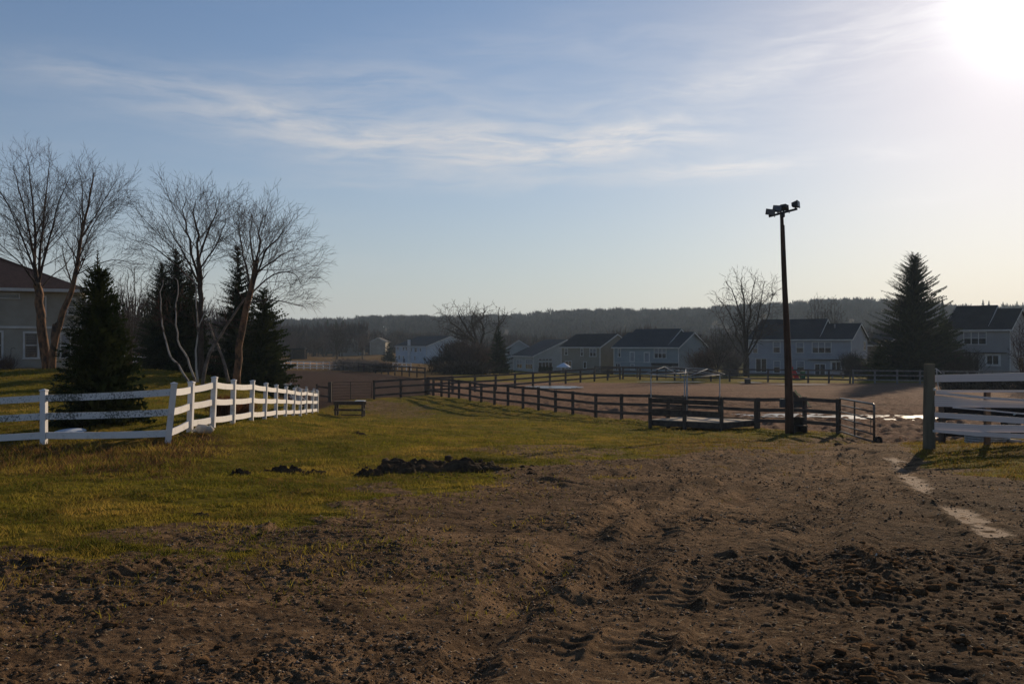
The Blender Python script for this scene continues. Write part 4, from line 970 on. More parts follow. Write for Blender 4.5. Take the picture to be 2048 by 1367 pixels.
class House:
    def __init__(s, name, label, PL, PR, base_z, depth, eave_z, ridge_z, wall_m, roof_m, group=None, lap=.2, split=None, over=.35, hip=False):
        """front wall from PL to PR (seen from the camera, left to right), body behind it"""
        s.PL = Vector((PL[0], PL[1], 0)); s.PR = Vector((PR[0], PR[1], 0)); d = s.PR-s.PL; s.W = d.length; s.u = d.normalized()
        s.n = Vector((s.u.y, -s.u.x, 0))                     # outwards, to the camera
        s.z0, s.z1, s.z2, s.D = base_z, eave_z, ridge_z, depth
        s.e = empty(name, (s.PL.x, s.PL.y, base_z), label, 'house', group, math.atan2(s.u.y, s.u.x))
        s.wall_m, s.roof_m, s.lap = wall_m, roof_m, lap; s.hip = hip
        s.H = eave_z-base_z; s.RH = ridge_z-base_z
        s.walls(); (s.hip_roof if hip else s.roof)(0, s.W, s.RH, over)
        s.trims(over)
    # local frame: x along the front, y backwards, z up
    def walls(s):
        mb = MB(); W, D, H, RH, lap = s.W, s.D, s.H, s.RH, s.lap
        n = int(H/lap)
        for k in range(n+1):
            a, b = k*lap, min((k+1)*lap, H)
            if b <= a: continue
            o = .03
            mb.quad((0,-o,a),(W,-o,a),(W,0,b),(0,0,b)); mb.quad((0,0,a),(W,0,a),(W,-o,a),(0,-o,a))
            mb.quad((W,D,a),(0,D,a),(0,D,b),(W,D,b))
        def gable(x, sg):
            m_ = int((H if s.hip else RH)/lap)
            for k in range(m_+1):
                a, b = k*lap, min((k+1)*lap, (H if s.hip else RH-.02))
                if b <= a: continue
                def ext(z): return 0 if z <= H else (z-H)/(RH-H)*D/2
                ya, yb = ext(a), ext(b); o = .022*sg
                if a < H < b: yb = ext(b)
                mb.quad((x+o, ya, a), (x+o, D-ya, a), (x, D-yb, b), (x, yb, b)) if sg > 0 else mb.quad((x+o, D-ya, a), (x+o, ya, a), (x, yb, b), (x, D-yb, b))
        gable(W, 1); gable(0, -1)
        mb.build('wall', s.wall_m, s.e)
    def roof(s, x0, x1, RH, over, name='roof', y0=0.0, D=None, H=None):
        D = D or s.D; H = H if H is not None else s.H
        sl = (RH-H)/(D/2); t_ = .14; mb = MB(); xo = .3
        ze = H-over*sl
        a = (x0-xo, y0-over, ze); b = (x1+xo, y0-over, ze); c_ = (x1+xo, y0+D/2, RH); d = (x0-xo, y0+D/2, RH)
        e_ = (x0-xo, y0+D+over, ze); f = (x1+xo, y0+D+over, ze)
        up = lambda p: (p[0], p[1], p[2]+t_)
        mb.quad(up(a), up(b), up(c_), up(d)); mb.quad(up(d), up(c_), up(f), up(e_))
        mb.quad(b, a, d, c_); mb.quad(c_, d, e_, f)
        mb.quad(a, b, up(b), up(a)); mb.quad(f, e_, up(e_), up(f))
        mb.quad(b, c_, up(c_), up(b)); mb.quad(c_, f, up(f), up(c_)); mb.quad(d, a, up(a), up(d)); mb.quad(e_, d, up(d), up(e_))
        r = mb.build(name, s.roof_m, s.e)
        fb = MB(); ff = .19
        fb.box(((x0+x1)/2, y0-over-.02, ze+.0), (x1-x0+2*xo, .035, ff)); fb.build('fascia', trim, s.e)
        for x in (x0-xo-.02, x1+xo+.02):
            rk = MB(); 
            for (p, q_) in (((x, y0-over, ze), (x, y0+D/2, RH)), ((x, y0+D/2, RH), (x, y0+D+over, ze))):
                w = .018; rk.hexa([(p[0]-w, p[1], p[2]-.12), (p[0]+w, p[1], p[2]-.12), (q_[0]+w, q_[1], q_[2]-.12), (q_[0]-w, q_[1], q_[2]-.12)],
                                  [(p[0]-w, p[1], p[2]+.10), (p[0]+w, p[1], p[2]+.10), (q_[0]+w, q_[1], q_[2]+.10), (q_[0]-w, q_[1], q_[2]+.10)])
            rk.build('rake_board', trim, s.e)
        # soffit
        sf = MB(); sf.quad((x0-xo, y0-over, ze-.06), (x0-xo, y0-.03, ze-.06), (x1+xo, y0-.03, ze-.06), (x1+xo, y0-over, ze-.06)); sf.build('soffit', trim, s.e)
        return r
    def hip_roof(s, x0, x1, RH, over):
        W, D, H = s.W, s.D, s.H; mb = MB(); o = over; t_ = .15
        a, b, c_, d = (-o,-o,H), (W+o,-o,H), (W+o,D+o,H), (-o,D+o,H); k = D/2+o
        r1, r2 = (-o+k, D/2, RH), (W+o-k, D/2, RH)
        up = lambda p: (p[0], p[1], p[2]+t_)
        A, B, C_, D_ = map(up, (a, b, c_, d))
        mb.quad(A, B, r2, r1); mb.quad(C_, D_, r1, r2); mb.poly([B, C_, r2]); mb.poly([D_, A, r1])
        mb.quad(a, b, B, A); mb.quad(b, c_, C_, B); mb.quad(c_, d, D_, C_); mb.quad(d, a, A, D_)
        mb.build('roof', s.roof_m, s.e)
        sf = MB(); sf.quad(d, c_, b, a); sf.build('soffit', trim, s.e)
        f_ = MB(); f_.box((W/2, -o-.02, H+.05), (W+2*o+.06, .03, .2)); f_.box((W+o+.02, D/2, H+.05), (.03, D+2*o, .2)); f_.build('fascia', trim, s.e)
    def trims(s, over):
        for (x, y) in ((-.02, -.03), (s.W+.02, -.03)):
            cb = MB(); cb.box((x, y, s.H/2), (.12, .10, s.H)); cb.build('corner_board', trim, s.e)
    def loc(s, px, py):
        """front wall coordinates of a photo pixel"""
        # ray (X=(px-1024)/F*Y) meets the wall line
        k = (px-1024)/F; P = s.PL; u = s.u
        t_ = (k*P.y-P.x)/(u.x-k*u.y); Yw = P.y+t_*u.y
        return t_, EYE-(py-YH)/F*Yw-s.z0
    def locside(s, px, py):
        P = s.PR; u = Vector((-s.n.x, -s.n.y, 0)); k = (px-1024)/F
        t_ = (k*P.y-P.x)/(u.x-k*u.y); Yw = P.y+t_*u.y
        return t_, EYE-(py-YH)/F*Yw-s.z0
    def window(s, p0, p1, side=False, panes=1, sash=True, upper='blind', fr=.09, name='window', proud=.05, raw=False):
        """p0, p1: photo pixels of the outer corners (left, top), (right, bottom)"""
        if raw: xa, za, xb, zb = p0[0], p0[1], p1[0], p1[1]
        else:
            f = s.locside if side else s.loc
            xa, za = f(*p0); xb, _ = f(p1[0], p0[1]); zb = za-abs(f(p1[0], p1[1])[1]-f(p1[0], p0[1])[1])
        if xb < xa: xa, xb = xb, xa
        def P(x, off, z): return (s.W+off, x, z) if side else (x, -off, z)
        def bx(mb, x0, x1, z0, z1, o0, o1):
            a = [P(x0,o0,z0), P(x1,o0,z0), P(x1,o1,z0), P(x0,o1,z0)]; b = [P(x0,o0,z1), P(x1,o0,z1), P(x1,o1,z1), P(x0,o1,z1)]; mb.hexa(a, b)
        fb = MB(); w = fr
        bx(fb, xa-w, xb+w, za, za+w, -.02, proud+.02); bx(fb, xa-w-.03, xb+w+.03, zb-w, zb, -.02, proud+.04)
        bx(fb, xa-w, xa, zb, za, -.02, proud+.01); bx(fb, xb, xb+w, zb, za, -.02, proud+.01)
        fo = fb.build(name, trim, s.e); wd = (xb-xa)/panes
        for k in range(panes):
            x0, x1 = xa+k*wd, xa+(k+1)*wd
            if k:
                m_ = MB(); bx(m_, x0-.05, x0+.05, zb, za, 0, proud+.012); m_.build('mullion', trim, fo)
            zm = (za+zb)/2
            if sash:
                m_ = MB(); bx(m_, x0+.05, x1-.05, zm-.03, zm+.03, 0, proud-.005); m_.build('sash', trim, fo)
                g1 = MB(); bx(g1, x0+.05, x1-.05, zm+.03, za-.01, -.01, proud-.022); g1.build('pane', blind if upper == 'blind' else glass, fo)
                g2 = MB(); bx(g2, x0+.05, x1-.05, zb+.01, zm-.03, -.01, proud-.022); g2.build('pane', glass, fo)
            else:
                g1 = MB(); bx(g1, x0+.05, x1-.05, zb+.01, za-.01, -.01, proud-.022); g1.build('pane', blind if upper == 'allblind' else glass, fo)
        return fo
    def board(s, p0, p1, name, mt, off=.06, side=False):
        xa, za = s.loc(*p0); xb, zb = s.loc(*p1); mb = MB(); mb.box(((xa+xb)/2, -off/2, (za+zb)/2), (xb-xa, off, za-zb)); return mb.build(name, mt, s.e)
def corner(px, Yd): return ((px-1024)/F*Yd, Yd)
lav = siding_mat('lavender_siding', (0.336, 0.342, 0.367), (0.291, 0.297, 0.319)); beige = siding_mat('beige_siding', (.37, .335, .275), (.29, .26, .21))
bluegrey = siding_mat('blue_grey_siding', (0.270, 0.302, 0.306), (0.230, 0.259, 0.268)); tan = siding_mat('tan_siding', (0.280, 0.250, 0.200), (0.240, 0.215, 0.170))
greyw = siding_mat('grey_siding', (0.325, 0.314, 0.304), (0.280, 0.269, 0.261)); pblue = siding_mat('pale_blue_siding', (0.460, 0.506, 0.557), (0.402, 0.443, 0.486))
brownred = roof_mat('red_brown_shingles', (.058, .033, .027), (.095, .054, .044)); darkroof = roof_mat('dark_shingles', (.026, .027, .031), (.045, .045, .050))
greyroof = roof_mat('blue_grey_shingles', (.032, .039, .046), (.052, .058, .064))
warmdark = roof_mat('charcoal_shingles', (.034, .031, .029), (.055, .050, .047))

# beige house at the left edge
h = House('beige_house', 'big beige two-storey house with red-brown roof at the left edge', ((161-1024)/F*66.5-.90*13, 66.5-.43*13), ((161-1024)/F*66.5, 66.5), -.45, 14, 5.25, 8.3, beige, brownred, lap=.15, over=.5, hip=True)
h.window((79,594), (90,631), upper='glass'); h.window((137,599), (149,628), upper='glass', panes=1)
h.window((50,666), (75,714), upper='glass', fr=.12); h.window((123,668), (140,714)); h.window((-24,664), (3,716), upper='glass', fr=.12)
h.board((-60, 651), (160, 657), 'band_board', trim, .07); h.board((20, 728), (158, 734), 'skirt_board', beige, .08)
h.window((-70,586),(38,594), sash=False, upper='glass', fr=.05)
# lavender house
pr = (49.4, 145.0); pl = (36.6, 153.8)
h = House('lavender_house', 'long lavender two-storey house with dark roof behind the light pole', pl, pr, -2.95, 8.6, 2.65, 4.85, lav, darkroof)
h.window((1506,688), (1515,705)); h.window((1547,684), (1560,704.5)); h.window((1593,685), (1607,704.5)); h.window((1625,684.5), (1662,705), panes=3)
h.window((1512,717.5), (1533,743), panes=2, sash=False, upper='glass'); h.window((1548,722), (1560,744.5)); h.window((1594,722), (1608,744.5))
d_ = h.window((1630,728), (1650,751), panes=2, sash=False, upper='glass', name='door', fr=.12); h.window((1664,724), (1681,739.5), panes=2, sash=False, upper='glass', fr=.22)
h.window((1727,683),(1731,699), side=True, upper='glass')
h.board((1500,716), (1704,718), 'band_board', trim, .12); h.board((1618,718.2), (1703,719.6), 'overhang', darkroof, .45)
h.roof(.6, h.W*.68, h.RH+.75, .3, 'roof', .02, h.D+.0, h.H+.02)
v = MB(); v.tube([(h.W*.79, 3.0, h.RH-.9), (h.W*.79, 3.0, h.RH+.0)], .12, 8); v.build('vent', concrete, h.e)
v = MB(); v.tube([(h.W*.09, 3.2, h.RH-.8), (h.W*.09, 3.2, h.RH+.1)], .10, 8); v.build('vent', concrete, h.e)
# blue-grey house
h = House('blue_grey_house', 'blue-grey house with tall shuttered openings left of the spreading dark tree', corner(1228.5, 160), corner(1357, 153), -3.1, 9.5, 1.45, 3.65, bluegrey, greyroof)
h.window((1237,697), (1241,713)); h.window((1309,697), (1332,715.5), panes=3)
h.window((1261,704.5), (1268,722), sash=False, upper='allblind', fr=.16); h.window((1289.5,705.5), (1298,723), sash=False, upper='allblind', fr=.16)
h.window((1262,728), (1268,738), sash=False, upper='allblind', fr=.12); h.board((1229,723), (1357,725), 'band_board', trim, .10); h.board((1304,725.5), (1357,731), 'overhang', darkroof, .3)
h.window((1232,727),(1240,740), panes=2, sash=False, upper='glass'); h.window((1336,730),(1344,738), sash=False, upper='glass')
h.roof(1.5, h.W*.80, h.RH+.55, .3, 'roof', .02, h.D, h.H+.02)
# tan house
h = House('tan_house', 'tan two-storey house with white umbrella by its back wall', corner(1123, 168), corner(1200, 163), -2.9, 9.5, 1.46, 3.50, tan, warmdark)
h.window((1130,697), (1135,709)); h.window((1162,697), (1166,711)); h.window((1180,697), (1192,712), panes=2); h.window((1131,722), (1143,736), panes=2, sash=False, upper='glass')
h.window((1167.5,723.5), (1172.5,735.5), sash=False, upper='glass', name='door')
# ranch
prx = corner(1067.5, 182)
h = House('ranch_house', 'single-storey house with broad blue-black roof right of the conical spruce', (.3, 196.0), prx, -3.2, 12.6, -.22, 2.65, siding_mat('cream_siding', (0.403, 0.403, 0.372), (0.347, 0.347, 0.319)), greyroof, over=.4)
h.window((1034,719), (1044,735), panes=2); h.window((1052,718), (1065,737), panes=3)
h.window((1077,724.5), (1104,735), side=True, panes=4, sash=False, upper='glass', fr=.07); h.window((1077,717.5), (1104,720), side=True, panes=4, sash=False, upper='glass', fr=.05)
wg = House('ranch_house', 'small side gable house half hidden behind the conical spruce', (-1.3, 203.0), corner(1012, 197), -3.1, 5.2, 1.0, 2.6, siding_mat('cream_siding', (0.403, 0.403, 0.372), (0.347, 0.347, 0.319)), greyroof)
wg.window((1014,703),(1020,708), side=True, sash=False, upper='glass')
# pale blue duplex
h = House('pale_blue_house', 'pale blue two-storey house row with dark roof right of the small far spruce', (-32.4, 278.0), corner(853, 265), -3.6, 15, 1.5, 4.1, pblue, darkroof)
for (a, b, c_, d) in [(795,694,797,700),(806,694,808.5,700),(811.5,694,814.5,700),(822,696,824,702),(829,696,834,703),(840,696,842,702),(797,711,800,718),(829,712,831,720),(806,712,808,722)]:
    h.window((a,b),(c_,d), upper='glass', fr=.12)
h.board((817,679),(821,726), 'downspout', trim, .3)
h.board((806.5,717),(810.5,726), 'door', dark_door, .1)
# far beige, far grey
h = House('beige_gable_house', 'far beige house showing a windowless gable end', (-47.6, 345.0), (-46.6, 327.0), -1.9, 5.0, 2.9, 4.1, beige, warmdark)
h = House('grey_gable_house', 'far grey gabled house behind the thin bare trees', (-56.5, 340.0), (-55.5, 322.0), -2.3, 6.0, 2.2, 4.4, greyw, darkroof)
# right-hand grey house
h = House('grey_house', 'grey two-storey house with triple window at the right edge behind the tall spruce', corner(1890, 126), corner(2020, 121), -2.1, 9, 3.72, 6.2, greyw, warmdark)
h.window((1928,664.5), (1972,688), panes=3); h.window((1974,711), (1997,728), panes=2, sash=False, upper='glass', fr=.25); h.window((1948,717), (1958,741), sash=False, upper='glass', name='door')
h.board((1892,704), (2014,706), 'overhang', darkroof, .35)
h.window((2036,715), (2046,738), side=True, upper='glass')
h.roof(.3, h.W*.62, h.RH+.45, .3, 'roof', .02, h.D, h.H+.02)
h = House('brown_house', 'brown house mostly hidden by the tallest spruce', corner(1730, 190), corner(1772, 186), -3, 8, 1.8, 3.8, siding_mat('brown_siding', (.13,.10,.08), (.11,.085,.07)), warmdark)
# sheds and the far paddock
def small(name, label, cat, px, Yd, parts, rz=0.0):
    e = empty(name, on_ground(px, Yd), label, cat, rz=rz)
    for nm_, mt, boxes in parts:
        mb = MB()
        for c_, s_ in boxes: mb.box(c_, s_)
        mb.build(nm_, mt, e)
    return e
wood_d = mat('weathered_wood', (.085, .070, .058), .9, (.05, .040, .034), 5, .5, 40, stretch=(1,1,1))
small('run_in_shed', 'small dark open shed in the orange far paddock', 'shed', 597, 215, [('roof', darkroof, [((0,0,2.2),(3.6,2.6,.2))]), ('post', wood_d, [((-1.4,-1,1.05),(.5,.4,2.1))]), ('post', wood_d, [((1.4,-1,1.05),(.5,.4,2.1))]), ('back_wall', wood_d, [((0,1.1,1.05),(3.2,.12,2.1))])])
fld = MB(); 
pts_ = [corner(540,185), corner(668,185), corner(664,240), corner(550,240)]
fld = MB(); fld.poly([(p[0], p[1], gz(*p)+.06) for p in pts_]); o = fld.build('field', mat('dry_paddock', (.42,.22,.085), .95, (.30,.16,.07), .3)); tag(o, kind='structure')

# ------------------------------------------------------------------ fences
vinyl = bpy.data.materials.new('white_vinyl'); vinyl.use_nodes = True; t = vinyl.node_tree; q = G(t); b_ = t.nodes['Principled BSDF']; b_.inputs['Roughness'].default_value = .45
ob = N(t, 'ShaderNodeTexCoord').outputs['Object']; t.links.new(q.mix(q.ramp(q.noise(ob, 3.5, 6, .7), (.50, .72, 0, .8)), (.76, .72, .68), (.50, .46, .41)), b_.inputs['Base Color'])
moldy = bpy.data.materials.new('stained_vinyl'); moldy.use_nodes = True; t = moldy.node_tree; q = G(t); b_ = t.nodes['Principled BSDF']; b_.inputs['Roughness'].default_value = .5
ob = N(t, 'ShaderNodeTexCoord').outputs['Object']
n1 = q.noise(ob, 24, 5, .75); n2 = q.noise(ob, 1.3, 2)
f_ = q.ramp(q.m('ADD', n1, q.m('MULTIPLY', n2, .55)), (.76, .90, 0, 1))
t.links.new(q.mix(f_, (.68, .665, .64), (.10, .105, .09)), b_.inputs['Base Color'])
def yaw_box(mb, p, w, d, h, yaw, lean=Vector((0,0,0))):
    c, s_ = math.cos(yaw), math.sin(yaw)
    r = [Vector((i*w/2*c-j*d/2*s_, i*w/2*s_+j*d/2*c, 0)) for i, j in ((-1,-1),(1,-1),(1,1),(-1,1))]
    mb.hexa([p+q_ for q_ in r], [p+q_+Vector((0,0,h))+lean for q_ in r])
def rail_fence(name, label, posts, tops, pw, rail_z, rail_h, rail_t, pm, rm, sag=0.0, off=0.0, cap=False, cat='fence', group=None, rail_mats=None, over=.0, leans=None):
    """posts: ground points; tops: exposed heights"""
    e = empty(name, posts[0], label, cat, group)
    P = [Vector(p) for p in posts]
    for i, p in enumerate(P):
        d = (P[min(i+1, len(P)-1)]-P[max(i-1, 0)]); yaw = math.atan2(d.y, d.x)
        ln_ = leans[i] if leans else Vector((0,0,0))
        mb = MB(); yaw_box(mb, p-Vector((0,0,.3)), pw, pw, tops[i]+.3, yaw, ln_)
        po = wchild(mb, 'post', pm, e)
        if cap:
            mb = MB(); c_, s_ = math.cos(yaw), math.sin(yaw); tp = p+Vector((0,0,tops[i]+.002))+ln_; w = pw/2+.012
            r = [tp+Vector((a*w*c_-b*w*s_, a*w*s_+b*w*c_, 0)) for a, b in ((-1,-1),(1,-1),(1,1),(-1,1))]
            r2 = [v_+Vector((0,0,.025)) for v_ in r]; r3 = [tp+(v_-tp)*.15+Vector((0,0,.05)) for v_ in r]
            mb.hexa(r, r2); mb.hexa([v_+Vector((0,0,.0005)) for v_ in r2], r3); I = mb; wchild(mb, 'cap', pm, po)
    for i in range(len(P)-1):
        a, b = P[i], P[i+1]; d = b-a; yaw = math.atan2(d.y, d.x); nrm = Vector((math.sin(yaw), -math.cos(yaw), 0))*off
        la = leans[i] if leans else Vector((0,0,0)); lb = leans[i+1] if leans else Vector((0,0,0))
        for k, fz in enumerate(rail_z):
            m_ = rm if rail_mats is None else rail_mats(i, k)
            pa = a+Vector((0,0,tops[i]*fz))+la*fz+nrm; pb = b+Vector((0,0,tops[i+1]*fz))+lb*fz+nrm
            if over: 
                dd = (pb-pa).normalized()*over; pa = pa-dd; pb = pb+dd
            mb = MB(); ns = 6 if sag else 1; prev = pa
            for j in range(ns):
                t0, t1 = j/ns, (j+1)/ns
                q0 = pa.lerp(pb, t0)-Vector((0,0,sag*4*t0*(1-t0))); q1 = pa.lerp(pb, t1)-Vector((0,0,sag*4*t1*(1-t1)))
                mb.beam(q0, q1, rail_t, rail_h)
            wchild(mb, 'rail', m_, e)
    return e
# the white fence: a stained run facing the camera, a tilting corner post, and a run going away
left = [(-400,905,22.9,104), (-155,897,22.7,105), (88,888,22.5,106)]
ps = [pix(a, b, c_) for a, b, c_, d in left]+[pix(a, b, c_) for a, b, c_ in WF]
hts = [1.2, 1.2, 1.2]
tops_px = [768,766,756,761.5,762.7,767.6,771,774,777,780,779,782,783]
for (a, b, c_), tp in zip(WF, tops_px): hts.append((b-tp)/F*c_)
ps = [Vector((p.x, p.y, gz(p.x, p.y)))*0+Vector((p.x, p.y, p.z)) for p in ps]
leans = [Vector((0,0,0))]*3+[Vector((.19, -.05, 0))]+[Vector((.05+.02*math.sin(i*2.1), 0, 0)) for i in range(12)]
rail_fence('white_rail_fence', 'white three-rail vinyl fence with mouldy boards and a tilting corner post, curving away uphill', ps, hts, .125, [.87, .53, .17], .15, .045, vinyl, vinyl, sag=.02, off=.0, cap=True,
           rail_mats=lambda i, k: moldy if (i < 3 and k < 2) else vinyl, leans=leans)
# return run behind it
rp = [(634,826.5,54.5), (628,0,58), (613,0,63), (595,0,68), (582,0,73), (568,0,79), (554,0,86), (540,0,94), (526,0,102)]
ps2 = []
for a, b, c_ in rp:
    x_ = (a-1024)/F*c_; ps2.append(Vector((x_, c_, gz(x_, c_))))
tp2 = [780,778,774,770,767,763.5,760,758,756]
h2 = [max(.9, EYE-(t_-YH)/F*c_-p.z) for (a, b, c_), t_, p in zip(rp, tp2, ps2)]
rail_fence('white_rail_fence', 'shaded white fence run seen through the far end of the bright one', ps2, h2, .125, [.87, .53, .17], .13, .04, vinyl, vinyl, sag=.02, cap=True)
# low white fence far behind the lawn, under the spruces
def line_fence(name, label, pxa, Ya, pxb, Yb, n, h, rails, pm, rm, pw=.12, rh=.14, rt=.03, off=.07, lift=0, cap=False, jit=.0, cat='fence', zoff=None):
    A_ = Vector((*corner(pxa, Ya), 0)); B_ = Vector((*corner(pxb, Yb), 0)); P = []
    r = random.Random(int(pxa+Ya*3))
    for i in range(n+1):
        p = A_.lerp(B_, i/n); z_ = gz(p.x, p.y)+lift; P.append(Vector((p.x, p.y, z_+r.uniform(-jit, jit))))
    return rail_fence(name, label, P, [h]*(n+1), pw, rails, rh, rt, pm, rm, off=off, over=0)
line_fence('white_rail_fence', 'low white fence far behind the lawn, under the left spruces', 240, 104, 430, 100, 9, 1.5, [.88,.55,.2], vinyl, vinyl, .13, .16, .04, 0, lift=.45)
line_fence('white_rail_fence', 'far white fence in front of the orange paddock', 556, 158, 672, 158, 9, 1.25, [.9,.55,.2], vinyl, vinyl, .13, .15, .04, 0)
line_fence('white_rail_fence', 'short far white fence beyond the brown field scrub', 786, 160, 822, 160, 4, 1.25, [.9,.55], vinyl, vinyl, .13, .15, .04, 0)
fw = mat('fence_board', (.060, .050, .046), .9, (.10, .082, .072), 4, .6, 50, stretch=(.3,.3,1)); fp = mat('fence_post', (.11, .090, .072), .9, (.065, .052, .044), 6, .6, 40, stretch=(1,1,.25))
greyp = mat('grey_post', (.20,.19,.18), .85, (.13,.12,.11), 5)
line_fence('board_fence', 'thin dark fence along the far edge of the brown field', 668, 152, 850, 112, 15, 1.25, [.9,.5], fp, fw)
# near arena fence
apx = [855,867,883,898,918,940,962.6,989,1016,1046,1077,1111,1145.6,1191.6,1243,1300,1367,1440,1516]
P = []
for p_ in apx:
    Yd = AF_A/((p_-1024)/F-AF_B); x_ = AF_A+AF_B*Yd; P.append(Vector((x_, Yd, gz(x_, Yd))))
for p_ in (1609, 1676):
    Yd = {1609: 43.4, 1676: 41.3}[p_]; x_ = (p_-1024)/F*Yd; P.append(Vector((x_, Yd, gz(x_, Yd))))
rp_ = random.Random(5)
rail_fence('board_fence', 'dark three-board fence along the near side of the sandy arena, running to the metal gate', P, [1.42+rp_.uniform(-.05,.05) for _ in P], .14, [.93, .6, .26], .15, .035, fp, fw, off=.09)
# far side fences of the arena
line_fence('board_fence', 'dark board fence from the arena corner along its back left side', 857, 80.5, 1240, 116, 11, 1.45, [.93,.6,.27], fp, fw, .16, .16, .035)
line_fence('board_fence', 'dark board fence across the back of the arena before the houses', 1246, 116.5, 1700, 103, 12, 1.45, [.93,.6,.27], fp, fw, .16, .16, .035)
line_fence('board_fence', 'grey weathered fence at the back right of the arena under the tallest spruce', 1706, 103, 2140, 92, 9, 1.45, [.93,.6,.27], greyp, greyp, .16, .14, .035)
line_fence('board_fence', 'second dark fence line in front of the blue-grey house', 1190, 124, 1420, 120, 8, 1.4, [.93,.55], fp, fw, .14, .16, .035)
# dark fence left of the far gate, and between gate and corner
line_fence('board_fence', 'two-board dark fence left of the tall post at the far gate', 634, 72, 659, 71.2, 1, 1.15, [.85,.3], fp, fw, .12)
line_fence('board_fence', 'dark three-board fence between the far metal gate and the arena corner', 748, 73.5, 851, 79.2, 2, 1.42, [.93,.6,.2], fp, fw, .13)
def tube_gate(name, label, A_, B_, h, bars, mt, r=.025, mids=1, z0=.12, wheel=False):
    A_ = Vector(A_); B_ = Vector(B_); e = empty(name, A_, label, 'gate'); d = (B_-A_); dn = d.normalized()
    zb = Vector((0,0,1))
    fr = MB(); a0 = A_+zb*z0; a1 = A_+zb*h; b0 = B_+zb*z0; b1 = B_+zb*h
    c = .12
    fr.tube([a0, a1-zb*c, a1-zb*c*.3+dn*c*.3, a1+dn*c, b1-dn*c, b1-zb*c*.3-dn*c*.3, b1-zb*c, b0], r*1.15, 8); fr.tube([a0, b0], r, 8)
    wchild(fr, 'frame', mt, e, True)
    for k in range(bars):
        f_ = (k+1)/(bars+1); z_ = z0+(h-z0)*f_
        mb = MB(); mb.tube([A_+zb*z_, B_+zb*z_], r*.8, 8); wchild(mb, 'bar', mt, e, True)
    for k in range(mids):
        p = A_.lerp(B_, (k+1)/(mids+1) if mids > 1 else .46); mb = MB(); mb.box((p.x, p.y, p.z+(z0+h)/2), (.05, .05, h-z0)); wchild(mb, 'brace', mt, e)
    return e
galv = mat('gate_steel', (.14, .13, .115), .38, (.08, .06, .05), 6, metal=.6); pipe = mat('silver_pipe', (.36, .38, .39), .75, (.26, .27, .28), 6)
ga = pix(1680, 862, 41.0); gb = pix(1748, 893, 35.6)
ga.z = gz(ga.x, ga.y); gb.z = gz(gb.x, gb.y)+.02
g_ = tube_gate('farm_gate', 'open steel tube gate on a small wheel, swung toward the camera at the arena entrance', ga, gb, 1.47, 4, galv, .036)
wh = MB(); cpt = gb+Vector((.12, -.05, .19))
wh.tube([cpt+Vector((0, -.04, 0)), cpt+Vector((0, .04, 0))], .15, 20); wo_ = wchild(wh, 'wheel', mat('black_rubber', (.02,.02,.02), .8), g_)
wh = MB(); wh.tube([cpt+Vector((0, -.05, 0)), cpt+Vector((0, .05, 0))], .06, 14); wchild(wh, 'rim', galv, wo_)
hk = MB(); hk.tube([gb+Vector((0,0,.1)), cpt], .02, 6); wchild(hk, 'axle_bracket', galv, g_)
ch = MB(); ch.tube([gb+Vector((-.09,.1,1.0)), gb+Vector((-.09,.1,.45))], .012, 5); wchild(ch, 'chain', galv, g_)
for z_ in (.35, 1.2):
    hk = MB(); hk.beam(ga+Vector((-.12,0,z_)), ga+Vector((0,0,z_)), .04, .05); wchild(hk, 'hinge', galv, g_)
fa = Vector((*corner(665, 71.5), 0)); fa.z = gz(fa.x, fa.y); fb_ = Vector((*corner(743, 73), 0)); fb_.z = gz(fb_.x, fb_.y)
tube_gate('farm_gate', 'closed dark tube gate in the far left corner, behind the wooden stand', fa, fb_, 1.35, 5, mat('dark_steel', (.03,.028,.026), .8), .014)
pb_ = on_ground(660, 71.2); mb = MB(); mb.box((0,0,.55), (.24,.24,1.7)); o = mb.build('gate_post', fp); o.location = pb_; tag(o, 'stout wooden post left of the closed far gate', 'post')
# ------------------------------------------------------------------ light pole
B = on_ground(1579, 41.3); top = pix(1565, 428, 41.3)
pole_m = mat('pole_wood', (.095, .055, .038), .85, (.05, .030, .022), 5, .7, 30, stretch=(1,1,.12))
lp = empty('light_pole', B, 'tall tapering wooden pole carrying a crossbar of four floodlights', 'light pole')
mb = MB(); Hh = top.z-B.z; dx_ = top.x-B.x
mb.tube([Vector((dx_*t_+.03*math.sin(t_*5), 0, -.4*(t_ == 0)+Hh*t_)) for t_ in np.linspace(0, 1, 11)], [.185-.115*t_ for t_ in np.linspace(0, 1, 11)], 14)
mb.build('pole', pole_m, lp, smooth=True)
black = mat('floodlight_housing', (.035, .036, .04), .55, (.055, .055, .06), 4); lens = mat('floodlight_lens', (.12, .13, .14), .15)
tp = Vector((dx_, 0, Hh))
mb = MB(); xa = Vector((dx_-.56, -.02, Hh-.10)); xb = Vector((dx_+.62, .05, Hh+.22)); mb.beam(xa, xb, .10, .09); cb = mb.build('crossbar', black, lp)
mb = MB(); mb.box((dx_, 0, Hh-.02), (.16, .18, .22)); mb.build('mount_bracket', black, lp)
ax = (xb-xa).normalized()
